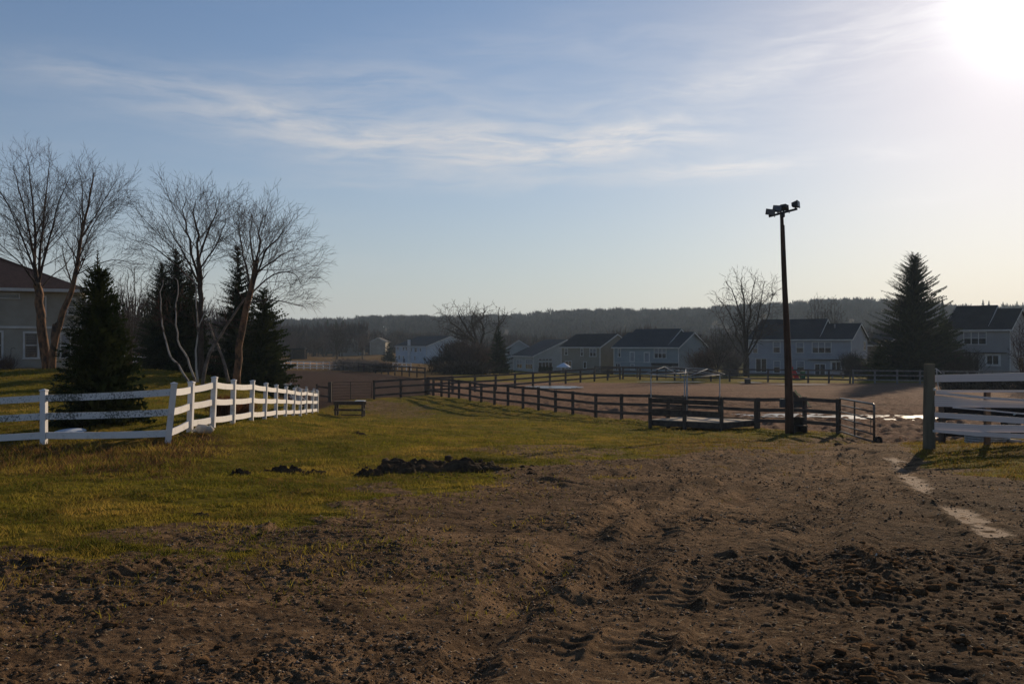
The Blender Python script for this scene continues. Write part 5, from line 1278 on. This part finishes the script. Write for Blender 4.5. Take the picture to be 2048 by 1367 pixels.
def flood(f, w, hgt, dp, yaw, pitch, dz=.2):
    c = xa.lerp(xb, f)+Vector((0, 0, dz)); M = Matrix.Rotation(yaw, 3, 'Z') @ Matrix.Rotation(pitch, 3, 'X') @ Matrix.Rotation(.12, 3, 'Y')
    mb = MB(); fr = [(-w/2,-dp/2,-hgt/2),(w/2,-dp/2,-hgt/2),(w/2,-dp/2,hgt/2),(-w/2,-dp/2,hgt/2)]; bk = [(x*.62, dp/2, z*.62) for x, y, z in fr]
    mb.hexa([c+M@Vector(p) for p in fr], [c+M@Vector(p) for p in bk])
    o = mb.build('floodlight', black, lp)
    r_ = MB(); fr2 = [(x*1.06, -dp/2-.012, z*1.06) for x, y, z in fr]; bk2 = [(x*1.06, -dp/2+.02, z*1.06) for x, y, z in fr]; r_.hexa([c+M@Vector(p) for p in fr2], [c+M@Vector(p) for p in bk2]); r_.build('rim', black, o)
    l = MB(); p4 = [c+M@Vector((x*.9, -dp/2-.016, z*.9)) for x, y, z in fr]; l.quad(*p4); l.build('lens', lens, o)
    k = MB(); k.beam(xa.lerp(xb, f), c, .05, .06, Vector((0,1,0))); k.build('yoke', black, o)
flood(.02, .37, .23, .22, .05, .1, .17); flood(.32, .36, .25, .24, -.5, -.25, .19); flood(.52, .36, .22, .26, 2.7, .3, .23); flood(.94, .34, .25, .26, 1.0, -.1, .20)
for f in (.2, .72):
    k = MB(); p = xa.lerp(xb, f); k.beam(p, p-Vector((0,0,.09)), .03, .03, Vector((0,1,0))); k.build('bolt', black, lp)
k = MB(); k.tube([Vector((dx_*t_-.02+(.175-.11*t_), -.03, Hh*t_)) for t_ in np.linspace(.12, .95, 12)], .018, 6); k.build('conduit', mat('conduit', (.16,.15,.14), .5), lp, smooth=True)
k = MB(); k.box((-.30, -.02, 1.25), (.20, .2, .36)); bx = k.build('switch_box', mat('box_metal', (.06,.062,.066), .6), lp)
k = MB(); k.box((-.02+dx_*.82, -.10, Hh*.82), (.07,.05,.22)); k.build('junction', black, lp)
# mounting block beside the pole
st = empty('step_block', on_ground(1596, 41.9), 'small wooden mounting steps wedged between the light pole and the fence post', 'mounting block', rz=.1)
for i, (z_, w, y_) in enumerate(((.62, .34, .14), (.30, .40, -.18))):
    k = MB(); k.box((0, y_, z_), (.55, w, .04)); k.build('tread', wood_d, st)
for sx in (-.24, .24):
    k = MB(); k.box((sx, .14, .3), (.05, .30, .6)); k.build('side', wood_d, st); k = MB(); k.box((sx, -.18, .14), (.05, .34, .28)); k.build('side', wood_d, st)
k = MB(); k.box((0, .3, .3), (.5, .03, .6)); k.build('riser', wood_d, st)

# ------------------------------------------------------------------ deck with rails
A_, Bq, Cq = Vector((6.32, 45.6, 0)), Vector((9.18, 43.7, 0)), Vector((11.08, 45.3, 0)); Dq = A_+(Cq-Bq)
zg = -2.1
for v_ in (A_, Bq, Cq, Dq): v_.z = zg
dk = empty('wooden_deck', A_, 'weathered wooden loading deck with two board rails, standing against the arena fence', 'deck')
dz = .38
deckm = mat('deck_boards', (.60, .50, .38), .9, (.45, .37, .28), 4, .4, 40)
nb_ = 26
for i in range(nb_):
    a = A_.lerp(Bq, (i+.06)/nb_); b = A_.lerp(Bq, (i+.94)/nb_); o_ = Dq-A_
    j = random.uniform(-.004, .004)
    up = Vector((0,0,dz+j-.30*((i+.5)/nb_)*0)); th_ = Vector((0,0,.035)); mb = MB()
    mb.hexa([a+up, b+up, b+o_+up, a+o_+up], [a+up+th_, b+up+th_, b+o_+up+th_, a+o_+up+th_]); wchild(mb, 'board', deckm, dk)
for p, q_ in ((A_, Bq), (Bq, Cq), (A_, Dq), (Dq, Cq)):
    mb = MB(); mb.beam(p+Vector((0,0,dz-.13)), q_+Vector((0,0,dz-.13)), .05, .24); wchild(mb, 'skirt', wood_d, dk)
mid = A_.lerp(Bq, .49)
for p, hh_ in ((A_, 1.42), (mid, 1.5), (Bq, 1.52), (Cq, 1.3), (Dq, 1.42), (A_.lerp(Dq, .5), 1.4)):
    mb = MB(); mb.box((p.x, p.y-.06, p.z+hh_/2-.1), (.15, .15, hh_+.2)); wchild(mb, 'post', fp, dk)
for z_ in (1.28, .80):
    for p, q_ in ((A_, Bq), (A_, Dq)):
        mb = MB(); nn = Vector((-.04, -.15, z_)); mb.beam(p+nn, q_+nn+Vector((0,0,-.02)), .04, .20); wchild(mb, 'rail', wood_d, dk)
# frame of a canopy without its cover
cn = empty('canopy_frame', Vector((7.78, 44.95, zg)), 'bare silver pipe frame of a pop-up canopy standing over the wooden deck', 'canopy frame')
Lp, Fp, Rp, Bp = Vector((6.6, 47.3, .30)), Vector((7.79, 44.98, .23)), Vector((9.85, 47.2, .30)), Vector((8.7, 49.4, .34))
def bar(a, b, nm_, r=.02):
    mb = MB(); mb.tube([a, b], r, 7); wchild(mb, nm_, pipe, cn, True)
for p in (Lp, Fp, Rp, Bp): bar(Vector((p.x, p.y, zg)), p, 'leg', .026)
bar(Fp+Vector((.09,0,-.05)), Vector((Fp.x+.09, Fp.y, zg)), 'leg', .02)
for a, b in ((Lp, Fp), (Fp, Rp), (Rp, Bp), (Bp, Lp)): bar(a, b, 'eave_pipe')
ex = (Lp-Fp).normalized()*.25
p1 = (Lp+Bp)/2+Vector((-.35, -.3, .42)); p1 = pix(1329, 733, 48.6); p2 = pix(1415, 737.5, 46.4)
Le, Re = pix(1291, 746.5, 47.3), pix(1450, 748, 47.2)
bar(p1, p2, 'ridge_pipe')
for a, b in ((Le, p1), (p1, Fp), (p1, Bp), (p2, Re), (p2, Fp), (p2, Bp)): bar(a, b, 'rafter', .017)
bar(Le, Lp, 'eave_pipe'); bar(Re, Rp, 'eave_pipe')
bar(Fp, pix(1372, 736.5, 47.5), 'rafter', .017); bar(pix(1372, 736.5, 47.5), Rp, 'rafter', .014)

# ------------------------------------------------------------------ wooden stand / bench
bn_ = empty('wooden_stand', on_ground(700, 53), 'low dark wooden bench standing alone on the grass near the end of the white fence', 'bench', rz=-.06)
for sx in (-.72, .72):
    for sy in (-.25, .25):
        k = MB(); k.box((sx, sy, .35), (.09, .09, .78)); k.build('leg', wood_d, bn_)
    k = MB(); k.box((sx, 0, .33), (.07, .62, .10)); k.build('crosspiece', wood_d, bn_)
for sy in (-.24, -.08, .08, .24):
    k = MB(); k.box((0, sy, .76), (1.70, .145, .04)); k.build('seat_board', wood_d, bn_)
for sy in (-.31, .31):
    k = MB(); k.box((0, sy, .66), (1.62, .04, .13)); k.build('apron', wood_d, bn_)
k = MB(); k.box((0, -.30, .33), (1.60, .04, .11)); k.build('stretcher', wood_d, bn_)
k = MB(); k.box((0, .0, .04), (1.60, .06, .06)); k.build('foot_rail', wood_d, bn_)
k = MB(); k.box((.55, .05, .80), (.50, .42, .03)); tr_ = k.build('sheet', mat('sunlit_top_tone', (.7,.72,.74), .25)); tr_.location = bn_.location; tr_.rotation_euler = bn_.rotation_euler; tag(tr_, 'pale flat sheet added for the sunlit glint on the right end of the wooden bench', 'sheet'); tr_.name = 'sunlit_top_sheet'  # pale slab added to show the sunlit bench top

# ------------------------------------------------------------------ soil heaps
turf_m = mat('heap_soil', (.042, .028, .018), .95, (.095, .062, .036), 7, .9, 40)
def heap(px, py, w, h, dp, label, seed, name='soil_heap', n=46):
    X_, Y_ = flatpt(px, py); z0 = gz(X_, Y_); V = []; Fc = []
    us = np.linspace(-1, 1, n); uu, vv = np.meshgrid(us, us)
    prof = np.clip(1-(uu**2+vv**2), 0, 1)**.55
    nn = fbm(uu*2.2+seed, vv*2.2, 4, seed)
    lum = np.abs(pnoise(uu*5+seed, vv*5, seed+3))
    zz = prof*(.55+.75*nn+.5*lum)*h
    xx = X_+uu*w/2*(1+.12*nn); yy = Y_+vv*dp/2*(1+.12*nn)
    zz = np.where(uu**2+vv**2 > .98, -.12, zz-.02)+ground_z(xx, yy)
    V = np.stack([xx.ravel()-X_, yy.ravel()-Y_, zz.ravel()-z0], 1); ii = np.arange(n*n).reshape(n, n)
    Fc = np.stack([ii[:-1,:-1].ravel(), ii[:-1,1:].ravel(), ii[1:,1:].ravel(), ii[1:,:-1].ravel()], 1)
    o = npmesh(name, V, Fc, turf_m, None, (X_, Y_, z0), 4, True); tag(o, label, 'soil heap'); return o
def lumps_on(px0, px1, py0, py1, n, s0, s1, label, seed, up=0.0):
    r = np.random.RandomState(seed); xs_, ys_ = [], []
    for _ in range(n):
        X_, Y_ = flatpt(px0+(px1-px0)*r.rand(), py0+(py1-py0)*r.rand()); xs_.append(X_); ys_.append(Y_)
    xs_, ys_ = np.array(xs_), np.array(ys_); z_, _ = surface(xs_, ys_); s = s0+(s1-s0)*r.rand(n)**2
    o = lumps('soil_clods', xs_, ys_, z_+up, s, ICO, IF, turf_m, .3, .8); tag(o, label, 'soil', kind='stuff'); return o
heap(858, 938, 1.85, .21, .9, 'largest heap of dark overturned turf in the middle of the grass', 101)
heap(800, 942, .9, .15, .6, 'rounded left shoulder of overturned turf beside the largest heap', 106)
heap(950, 938, 1.1, .12, .45, 'thin trailing ridge of dark soil running right from the largest heap', 102)
heap(738, 949, .46, .12, .3, 'small rounded dark clod just left of the largest heap', 103)
heap(565, 946, .75, .12, .36, 'dark clump of turf between the two smallest clods and the large heap', 104)
heap(486, 951, .42, .11, .26, 'leftmost small dark clod on the green turf', 105)
heap(612, 948, .80, .08, .34, 'flat dark smear of soil right of the middle clump', 107)
heap(66, 1131, .36, .09, .22, 'black clod lying where grass meets dirt at the far left', 108)
heap(392, 1031, .34, .05, .2, 'flat dark dung patch on the turf at left', 109)
heap(718, 869, .45, .10, .3, 'dark grassy hump in the turf right of the white rock', 110)
lumps_on(770, 990, 925, 942, 150, .015, .06, 'dark crumbs of turf scattered over the largest heap', 3, .04)
lumps_on(700, 1080, 932, 955, 130, .01, .035, 'dark crumbs of soil around the turf heaps', 4)
lumps_on(1500, 2048, 1150, 1260, 90, .010, .030, 'large dark clods thrown up along the right wheel rut', 5)
lumps_on(1380, 1700, 1100, 1180, 60, .010, .025, 'dark clods beside the middle wheel rut', 6)
# upright chunk on the heap
X_, Y_ = flatpt(896, 932); o = lumps('turf_chunk', np.array([0.]), np.array([0.]), np.array([0.]), np.array([.06]), ICO, IF, turf_m, .3, 1.1); o.location = (X_, Y_, gz(X_, Y_)+.135); tag(o, 'pointed black chunk of turf on top of the largest heap', 'turf chunk')
# white rock and snow patch
X_, Y_ = flatpt(405, 868)
rk = lumps('white_rock', np.array([0., .13, -.17]), np.array([0., .02, -.02]), np.array([.04, .03, 0.]), np.array([.15, .12, .08]), ICO, IF, mat('pale_stone', (.62,.56,.46), .8, (.45,.4,.33), 6), .16, .75)
rk.location = (X_, Y_, gz(X_, Y_)+.07); tag(rk, 'cream white rock in the rusty grass below the white fence', 'rock')
sn = bpy.data.materials.new('old_snow'); sn.use_nodes = True; b_ = sn.node_tree.nodes['Principled BSDF']; b_.inputs['Base Color'].default_value = (.55, .62, .70, 1); b_.inputs['Roughness'].default_value = .6
n = 40; us = np.linspace(-1, 1, n); uu, vv = np.meshgrid(us, us)
X_, Y_ = (136-1024)/F*24.2, 24.2
zz = ground_z(X_+uu*.42, Y_+vv*.5)+np.where(uu**2+vv**2+.4*fbm(uu*2, vv*2, 3, 8) < .8, .10*np.clip(1-uu**2-vv**2, 0, 1)**.5+.02, -.08)
ii = np.arange(n*n).reshape(n, n)
o = npmesh('snow', np.stack([(X_+uu*.42).ravel(), (Y_+vv*.5).ravel(), zz.ravel()], 1), np.stack([ii[:-1,:-1].ravel(), ii[:-1,1:].ravel(), ii[1:,1:].ravel(), ii[1:,:-1].ravel()], 1), sn, nv=4, smooth=True)
tag(o, kind='structure')

# ------------------------------------------------------------------ right-hand corral with white webbing
cpst = on_ground(1858, 22)
rp_m = mat('round_post', (.17, .155, .11), .9, (.10, .09, .065), 4, .6, 30, stretch=(1,1,.15))
mb = MB(); Ht = EYE-(727-YH)/F*22-cpst.z
mb.tube([(0,0,-.4),(0,0,Ht*.5),(.01,0,Ht)], [.135,.125,.115], 16); o = mb.build('corner_post', rp_m, smooth=False); o.location = cpst; tag(o, 'thick round greenish wooden corner post at the right, holding the white webbing', 'post')
web = bpy.data.materials.new('white_webbing'); web.use_nodes = True; t = web.node_tree; q = G(t); b_ = t.nodes['Principled BSDF']
ob = N(t, 'ShaderNodeTexCoord').outputs['Object']; sp = N(t, 'ShaderNodeSeparateXYZ'); t.links.new(ob, sp.inputs[0])
w_ = q.m('SINE', q.m('MULTIPLY', sp.outputs[2], 150.0)); t.links.new(q.mix(q.ramp(w_, (-.9, -.3, 0, 1)), (.56, .48, .45), (.74, .65, .61)), b_.inputs['Base Color']); b_.inputs['Roughness'].default_value = .7
wf = empty('webbing_fence', cpst, 'sagging white tape fence strung right from the thick round post', 'fence')
def strap(pts, hs_, label=None, y=21.9):
    """pts: pixel (px, py centre); hs_: height in pixels at each"""
    mb = MB(); ring = []
    P_ = []
    for k in range(len(pts)-1):
        for j in range(6):
            t_ = j/6; P_.append((pts[k][0]+(pts[k+1][0]-pts[k][0])*t_, pts[k][1]+(pts[k+1][1]-pts[k][1])*t_+2.0*math.sin(t_*math.pi)*0, hs_[k]+(hs_[k+1]-hs_[k])*t_))
    P_.append((*pts[-1], hs_[-1]))
    for a, b in zip(P_[:-1], P_[1:]):
        ca, cb_ = pix(a[0], a[1], y+(a[0]-1868)*.0035), pix(b[0], b[1], y+(b[0]-1868)*.0035); ha, hb = a[2]/F*y/2, b[2]/F*y/2; t2 = Vector((0, .004, 0))
        mb.hexa([ca-Vector((0,0,ha))-t2, cb_-Vector((0,0,hb))-t2, cb_-Vector((0,0,hb))+t2, ca-Vector((0,0,ha))+t2], [ca+Vector((0,0,ha))-t2, cb_+Vector((0,0,hb))-t2, cb_+Vector((0,0,hb))+t2, ca+Vector((0,0,ha))+t2])
    wchild(mb, 'strap', web, wf)
strap([(1870,756.5), (2048,753), (2330,748)], [14, 17, 17])
strap([(1872,782), (2048,781.5), (2330,780)], [5, 4.5, 4.5], y=21.95)
strap([(1872,785), (1980,796), (2048,800), (2330,806)], [5, 5, 5, 5], y=21.8)
strap([(1869,801), (1960,806.5), (2048,807), (2330,808)], [23, 16, 17, 17])
strap([(1905,814), (1960,818.5), (2048,827), (2330,840)], [3, 3, 3, 3], y=21.85)
strap([(1869,829), (1960,835), (2048,841), (2330,850)], [10, 12, 13, 13])
strap([(1868,851), (1960,856), (2048,857), (2330,860)], [15, 15, 15, 15])
strap([(1868,861), (1960,868), (2048,872), (2330,880)], [5, 9, 9, 9], y=21.84)
strap([(1871,778), (1872,800), (1871,826), (1869,866)], [3, 3, 3, 3], y=21.75)
rp2 = MB(); 
rope = mat('white_rope', (.62,.58,.52), .8)
k = MB(); k.tube([pix(1870,737,21.8), pix(1873,736.5,21.75), pix(1874,752,21.7), pix(1877,779,21.7)], .009, 6); o = k.mesh('rope'); 
wchild(k, 'rope', rope, wf)
k = MB(); k.tube([pix(1872,737,21.75), pix(1878,741,21.7), pix(1882.5,746,21.7)], .009, 6); wchild(k, 'rope', rope, wf)
for (a, b, y) in ((1869,778,21.75), (1868,861,21.75)):
    k = MB(); k.box(tuple(pix(a, b, y)), (.05,.04,.05)); wchild(k, 'insulator', mat('insulator', (.5,.52,.5), .4), wf)
for px_, Yd, top_, nm_ in ((1974, 22.6, 782, 0), (2185, 23, 780, 0)):
    b = on_ground(px_, Yd); zt = EYE-(top_-YH)/F*Yd; mb = MB(); mb.box((b.x, b.y, (b.z+zt)/2-.1), (.11,.11,zt-b.z+.2)); wchild(mb, 'post', fp, wf)
# dark rubber-ended board fence just behind, lower
bf = []
for px_, Yd in ((1884, 26.5), (1975, 27.5), (2075, 28.5)):
    bf.append(on_ground(px_, Yd))
rail_fence('low_board_fence', 'low black board fence directly behind the white webbing', bf, [1.12, 1.12, 1.12], .13, [.86, .30], .26, .04, fp, mat('black_board', (.022,.02,.02), .9), off=.08)
# stock tank
X_, Y_ = (1974-1024)/F*25.2, 25.2
tk = empty('stock_tank', (X_, Y_, gz(X_, Y_)), 'round corrugated grey metal stock tank behind the webbing fence', 'tank')
tm = mat('tank_steel', (.30,.33,.34), .5, (.2,.22,.22), 5, metal=.4)
mb = MB(); mb.tube([(0,0,.0+.03*i) for i in range(14)], [.52+(.012 if i % 2 else 0) for i in range(14)], 28, False); mb.build('shell', tm, tk, smooth=False)
mb = MB(); mb.tube([(.53*math.cos(a), .53*math.sin(a), .41) for a in np.linspace(0, 6.2832, 29)], .018, 6, False); mb.build('rim', tm, tk, smooth=True)
mb = MB(); mb.tube([(0,0,.35),(0,0,.352)], .5, 24); mb.build('tank_water', wat, tk)
# dark parked utility trailer further back
b = on_ground(2035, 36)
tr = empty('utility_trailer', b, 'low black trailer parked behind the corral at the right edge', 'trailer')
blk = mat('black_paint', (.02,.02,.022), .5)
for c_, s_, nm_ in (((0,0,.62),(3.6,1.6,.12),'bed'), ((-.0,-.8,.9),(3.6,.05,.45),'side_panel'), ((0,.8,.9),(3.6,.05,.45),'side_panel'), ((1.8,0,.9),(.05,1.6,.45),'tailgate')):
    mb = MB(); mb.box(c_, s_); mb.build(nm_, blk, tr)
mb = MB(); mb.beam((-1.8,0,.55), (-2.9,0,.5), .1, .1); mb.build('drawbar', blk, tr)
for sy in (-.9, .9):
    mb = MB(); mb.tube([(.2,sy-.09,.34),(.2,sy+.09,.34)], .34, 22); w = mb.build('wheel', mat('black_rubber', (.02,.02,.02), .8), tr)
    mb = MB(); mb.tube([(.2,sy-.10,.34),(.2,sy+.10,.34)], .17, 16); mb.build('hub', tm, w)
mb = MB(); mb.tube([(-.6+1.2*t_/12, -.9, .72+.28*math.sin(t_/12*math.pi)) for t_ in range(13)], .03, 6); mb.build('fender', mat('white_fender', (.6,.6,.6), .4), tr, smooth=True)
ps_ = [on_ground(1858+i, 22+.0) for i in (0,)]
# stones by the tank
X_, Y_ = flatpt(2030, 886)
o = lumps('flat_stone', np.array([0., .35]), np.array([0., .1]), np.array([0., 0.]), np.array([.17, .13]), ICO, IF, mat('grey_stone', (.30,.28,.26), .8, (.2,.19,.17), 6), .2, .28); o.location = (X_, Y_, gz(X_, Y_)+.02); tag(o, 'flat grey stones in the grass right of the stock tank', 'stone')
X_, Y_ = flatpt(1676, 893); o = lumps('stone', np.array([0.]), np.array([0.]), np.array([0.]), np.array([.10]), ICO, IF, turf_m, .25, .7); o.location = (X_, Y_, gz(X_, Y_)+.04); tag(o, 'dark round stone on the dirt left of the open gate', 'stone')

# ------------------------------------------------------------------ things in and behind the arena
# umbrella
um = empty('patio_umbrella', on_ground(1127, 150), 'white patio umbrella in front of the tan house', 'umbrella')
zt = EYE-(724.5-YH)/F*150-um.location.z; R_ = 14.5/F*150
mb = MB(); n = 8; ap = (0,0,zt)
for k in range(n):
    a0, a1 = k/n*6.283, (k+1)/n*6.283; mb.poly([ap, (R_*math.cos(a0), R_*math.sin(a0), zt-.62), (R_*math.cos(a1), R_*math.sin(a1), zt-.62)])
    mb.quad((R_*math.cos(a0), R_*math.sin(a0), zt-.62), (R_*math.cos(a0), R_*math.sin(a0), zt-.75), (R_*math.cos(a1), R_*math.sin(a1), zt-.75), (R_*math.cos(a1), R_*math.sin(a1), zt-.62))
mb.build('canopy', mat('umbrella_cloth', (.60,.66,.74), .8), um); mb = MB(); mb.tube([(0,0,0),(0,0,zt-.02)], .04, 6); mb.build('pole', galv, um)
# clipped hedge
b = on_ground(1091, 160); mb = MB()
rr_ = np.random.RandomState(4); P_ = []
for _ in range(2600):
    x_, y_, z_ = (rr_.rand()-.5)*2.2, (rr_.rand()-.5)*1.2, rr_.rand()*1.05; a, c_ = rr_.rand()*6.28, rr_.rand()*.12+.05
    P_ += [(x_, y_, z_), (x_+math.cos(a)*c_, y_+math.sin(a)*c_, z_+.03), (x_+math.cos(a+1)*c_, y_+math.sin(a+1)*c_, z_-c_)]
P_ = np.array(P_); o = npmesh('hedge', P_, np.arange(len(P_)).reshape(-1, 3), needle, None, b); tag(o, 'square clipped dark hedge beside the white umbrella', 'hedge')
rr_ = np.random.RandomState(9); P_ = []  # dark leafy strip added for the back fence and ground in spruce shade
ha, hb_ = Vector((*corner(1882, 88), 0)), Vector((*corner(2200, 84), 0)); ha.z = gz(ha.x, ha.y); hb_.z = gz(hb_.x, hb_.y)
for _ in range(9000):
    p = ha.lerp(hb_, rr_.rand())-ha; x_, y_, z_ = p.x, p.y+(rr_.rand()-.5)*1.0, p.z+rr_.rand()*1.05; a, c_ = rr_.rand()*6.28, rr_.rand()*.14+.06
    P_ += [(x_, y_, z_), (x_+math.cos(a)*c_, y_+math.sin(a)*c_, z_+.05), (x_+math.cos(a+1)*c_, y_+math.sin(a+1)*c_, z_-c_)]
P_ = np.array(P_); o = npmesh('hedge', P_, np.arange(len(P_)).reshape(-1, 3), MATS['dark_brush'], None, ha); tag(o, 'long low dark strip added for the spruce shade across the right end of the arena, seen between the white tapes', 'hedge')
# red toy car shaped play thing near the back fence: red plastic slide
rd = empty('play_slide', on_ground(1591, 116), 'small red plastic slide behind the arena fence, just right of the light pole', 'slide')
red = mat('red_plastic', (.45,.025,.03), .45); grn = mat('green_plastic', (.03,.12,.06), .5)
mb = MB(); mb.hexa([(-.1,-.3,.15),(.45,-.3,.0),(.45,.3,.0),(-.1,.3,.15)], [(-.35,-.3,1.1),(-.1,-.3,1.15),(-.1,.3,1.15),(-.35,.3,1.1)]); mb.build('chute', red, rd)
mb = MB(); mb.box((-.42,0,.75),(.14,.6,1.5)); mb.build('ladder', red, rd); mb = MB(); mb.box((.85,.1,.55),(.5,.5,.9)); mb.build('base', grn, rd)
# jump wings in the arena
jp = empty('jump_standard', on_ground(1597, 62), 'black and yellow-white horse jump wing lying open in the arena beside the light pole', 'jump')
wy = mat('pale_yellow_paint', (.62,.55,.28), .5); bw = mat('black_jump_paint', (.03,.03,.03), .6)
mb = MB(); mb.hexa([(-.55,-.15,0),(.55,-.15,0),(.55,.15,0),(-.55,.15,0)], [(-.5,-.05,.95),(-.3,-.05,1.0),(-.3,.05,1.0),(-.5,.05,.95)]); mb.build('wing_panel', bw, jp)
for k in range(4):
    mb = MB(); z_ = .12+.22*k; mb.beam((.62-.24*k, -.2, z_), (.42-.24*k, -.2, z_+.30), .09, .05, Vector((0,1,0))); mb.build('stripe', wy, jp)
mb = MB(); mb.box((0,0,.03),(1.6,.1,.06)); mb.build('foot', bw, jp)
sw = empty('salt_box', on_ground(1495, 103), 'small pale box standing in the puddle at the back of the arena', 'box')
mb = MB(); mb.box((0,0,.25),(.55,.4,.5)); mb.build('body', mat('weathered_wood', (.1,.1,.1)), sw); mb = MB(); mb.box((0,0,.53),(.62,.46,.05)); mb.build('lid', concrete, sw)
# garden bench behind the lavender house
gb_ = empty('garden_bench', on_ground(1676, 122), 'pale garden bench behind the back fence by the lavender house', 'bench')
for z_, y_ in ((.45, 0), (.75, .25), (.9, .25)):
    mb = MB(); mb.box((0, y_, z_), (1.5, .35 if z_ < .5 else .04, .06 if z_ < .5 else .1)); mb.build('slat', concrete, gb_)
for sx in (-.65, .65):
    mb = MB(); mb.box((sx, .1, .3), (.07, .4, .6)); mb.build('leg', concrete, gb_)
# thin white shepherd hook by the house
k = MB(); k.tube([(0,0,0),(0,0,1.75),(.06,0,1.86),(.18,0,1.88),(.28,0,1.8)], .012, 6); o = k.build('shepherd_hook', blk); o.location = on_ground(22, 64.5); tag(o, 'thin black shepherd hook before the beige house wall', 'plant hook')
# straw and a twig on the dirt
def twig(px, py, L, yaw, label, mt, r=.006):
    X_, Y_ = flatpt(px, py); z_, _ = surface(np.array([X_]), np.array([Y_])); k = MB(); pts_ = []
    for j in range(7):
        t_ = j/6-.5; xx = L*t_; yy = .03*L*math.sin(j*1.3); gx_ = X_+xx*math.cos(yaw)-yy*math.sin(yaw); gy_ = Y_+xx*math.sin(yaw)+yy*math.cos(yaw); zs_, _ = surface(np.array([gx_]), np.array([gy_]))
        pts_.append(Vector((gx_-X_, gy_-Y_, float(zs_[0])-float(z_[0])+r+.012)))
    k.tube(pts_, [r*(1-.1*j) for j in range(7)], 5); o = k.build('twig', mt); o.location = (X_, Y_, float(z_[0])); tag(o, label, 'twig')
straw = mat('straw', (.5,.40,.24), .8)
twig(215, 1180, .55, .55, 'long curved straw-coloured stalk on the dirt at left', straw, .004); twig(1752, 1132, .12, 1.2, 'short white stick on the dirt at right', mat('pale_stone', (.62,.56,.46)), .007); twig(388, 1298, .14, .9, 'short pale straw on the dirt at lower left', straw, .004)

groups = {'spruce_tree': 'spruces', 'bare_tree': 'bare trees', 'birch_tree': 'birches behind the white fence', 'birch_clump': 'slender birches behind the white fence',
          'board_fence': 'dark board fences', 'white_rail_fence': 'white rail fences', 'soil_heap': 'heaps and clods of dark soil on the turf', 'shrub': 'bare shrubs',
          'ornamental_grass': 'rusty grass clumps behind the white fence', 'farm_gate': 'metal tube gates', 'twig': 'stalks and sticks on the dirt'}
for o in list(scene.objects):
    if o.parent is None:
        b = o.name.split('.')[0]
        if b in groups: o['group'] = groups[b]
        elif b.endswith('_house') and b != 'beige_house': o['group'] = 'houses beyond the arena'
# ------------------------------------------------------------------ haze
hz_m = bpy.data.materials.new('haze_air'); hz_m.use_nodes = True; t = hz_m.node_tree; t.nodes.clear()
out = N(t, 'ShaderNodeOutputMaterial'); pv = N(t, 'ShaderNodeVolumePrincipled'); pv.inputs['Color'].default_value = (.62, .80, 1.0, 1); pv.inputs['Density'].default_value = HAZE if 'HAZE' in globals() else .00018
pv.inputs['Anisotropy'].default_value = .25
t.links.new(pv.outputs[0], out.inputs['Volume'])
mb = MB(); mb.box((0, 0, 26), (11000, 11000, 74)); hz_o = mb.build('haze', hz_m); tag(hz_o, kind='stuff')

print('TRIS', sum(len(o.data.loops)-2*len(o.data.polygons) for o in scene.objects if o.type == 'MESH'))
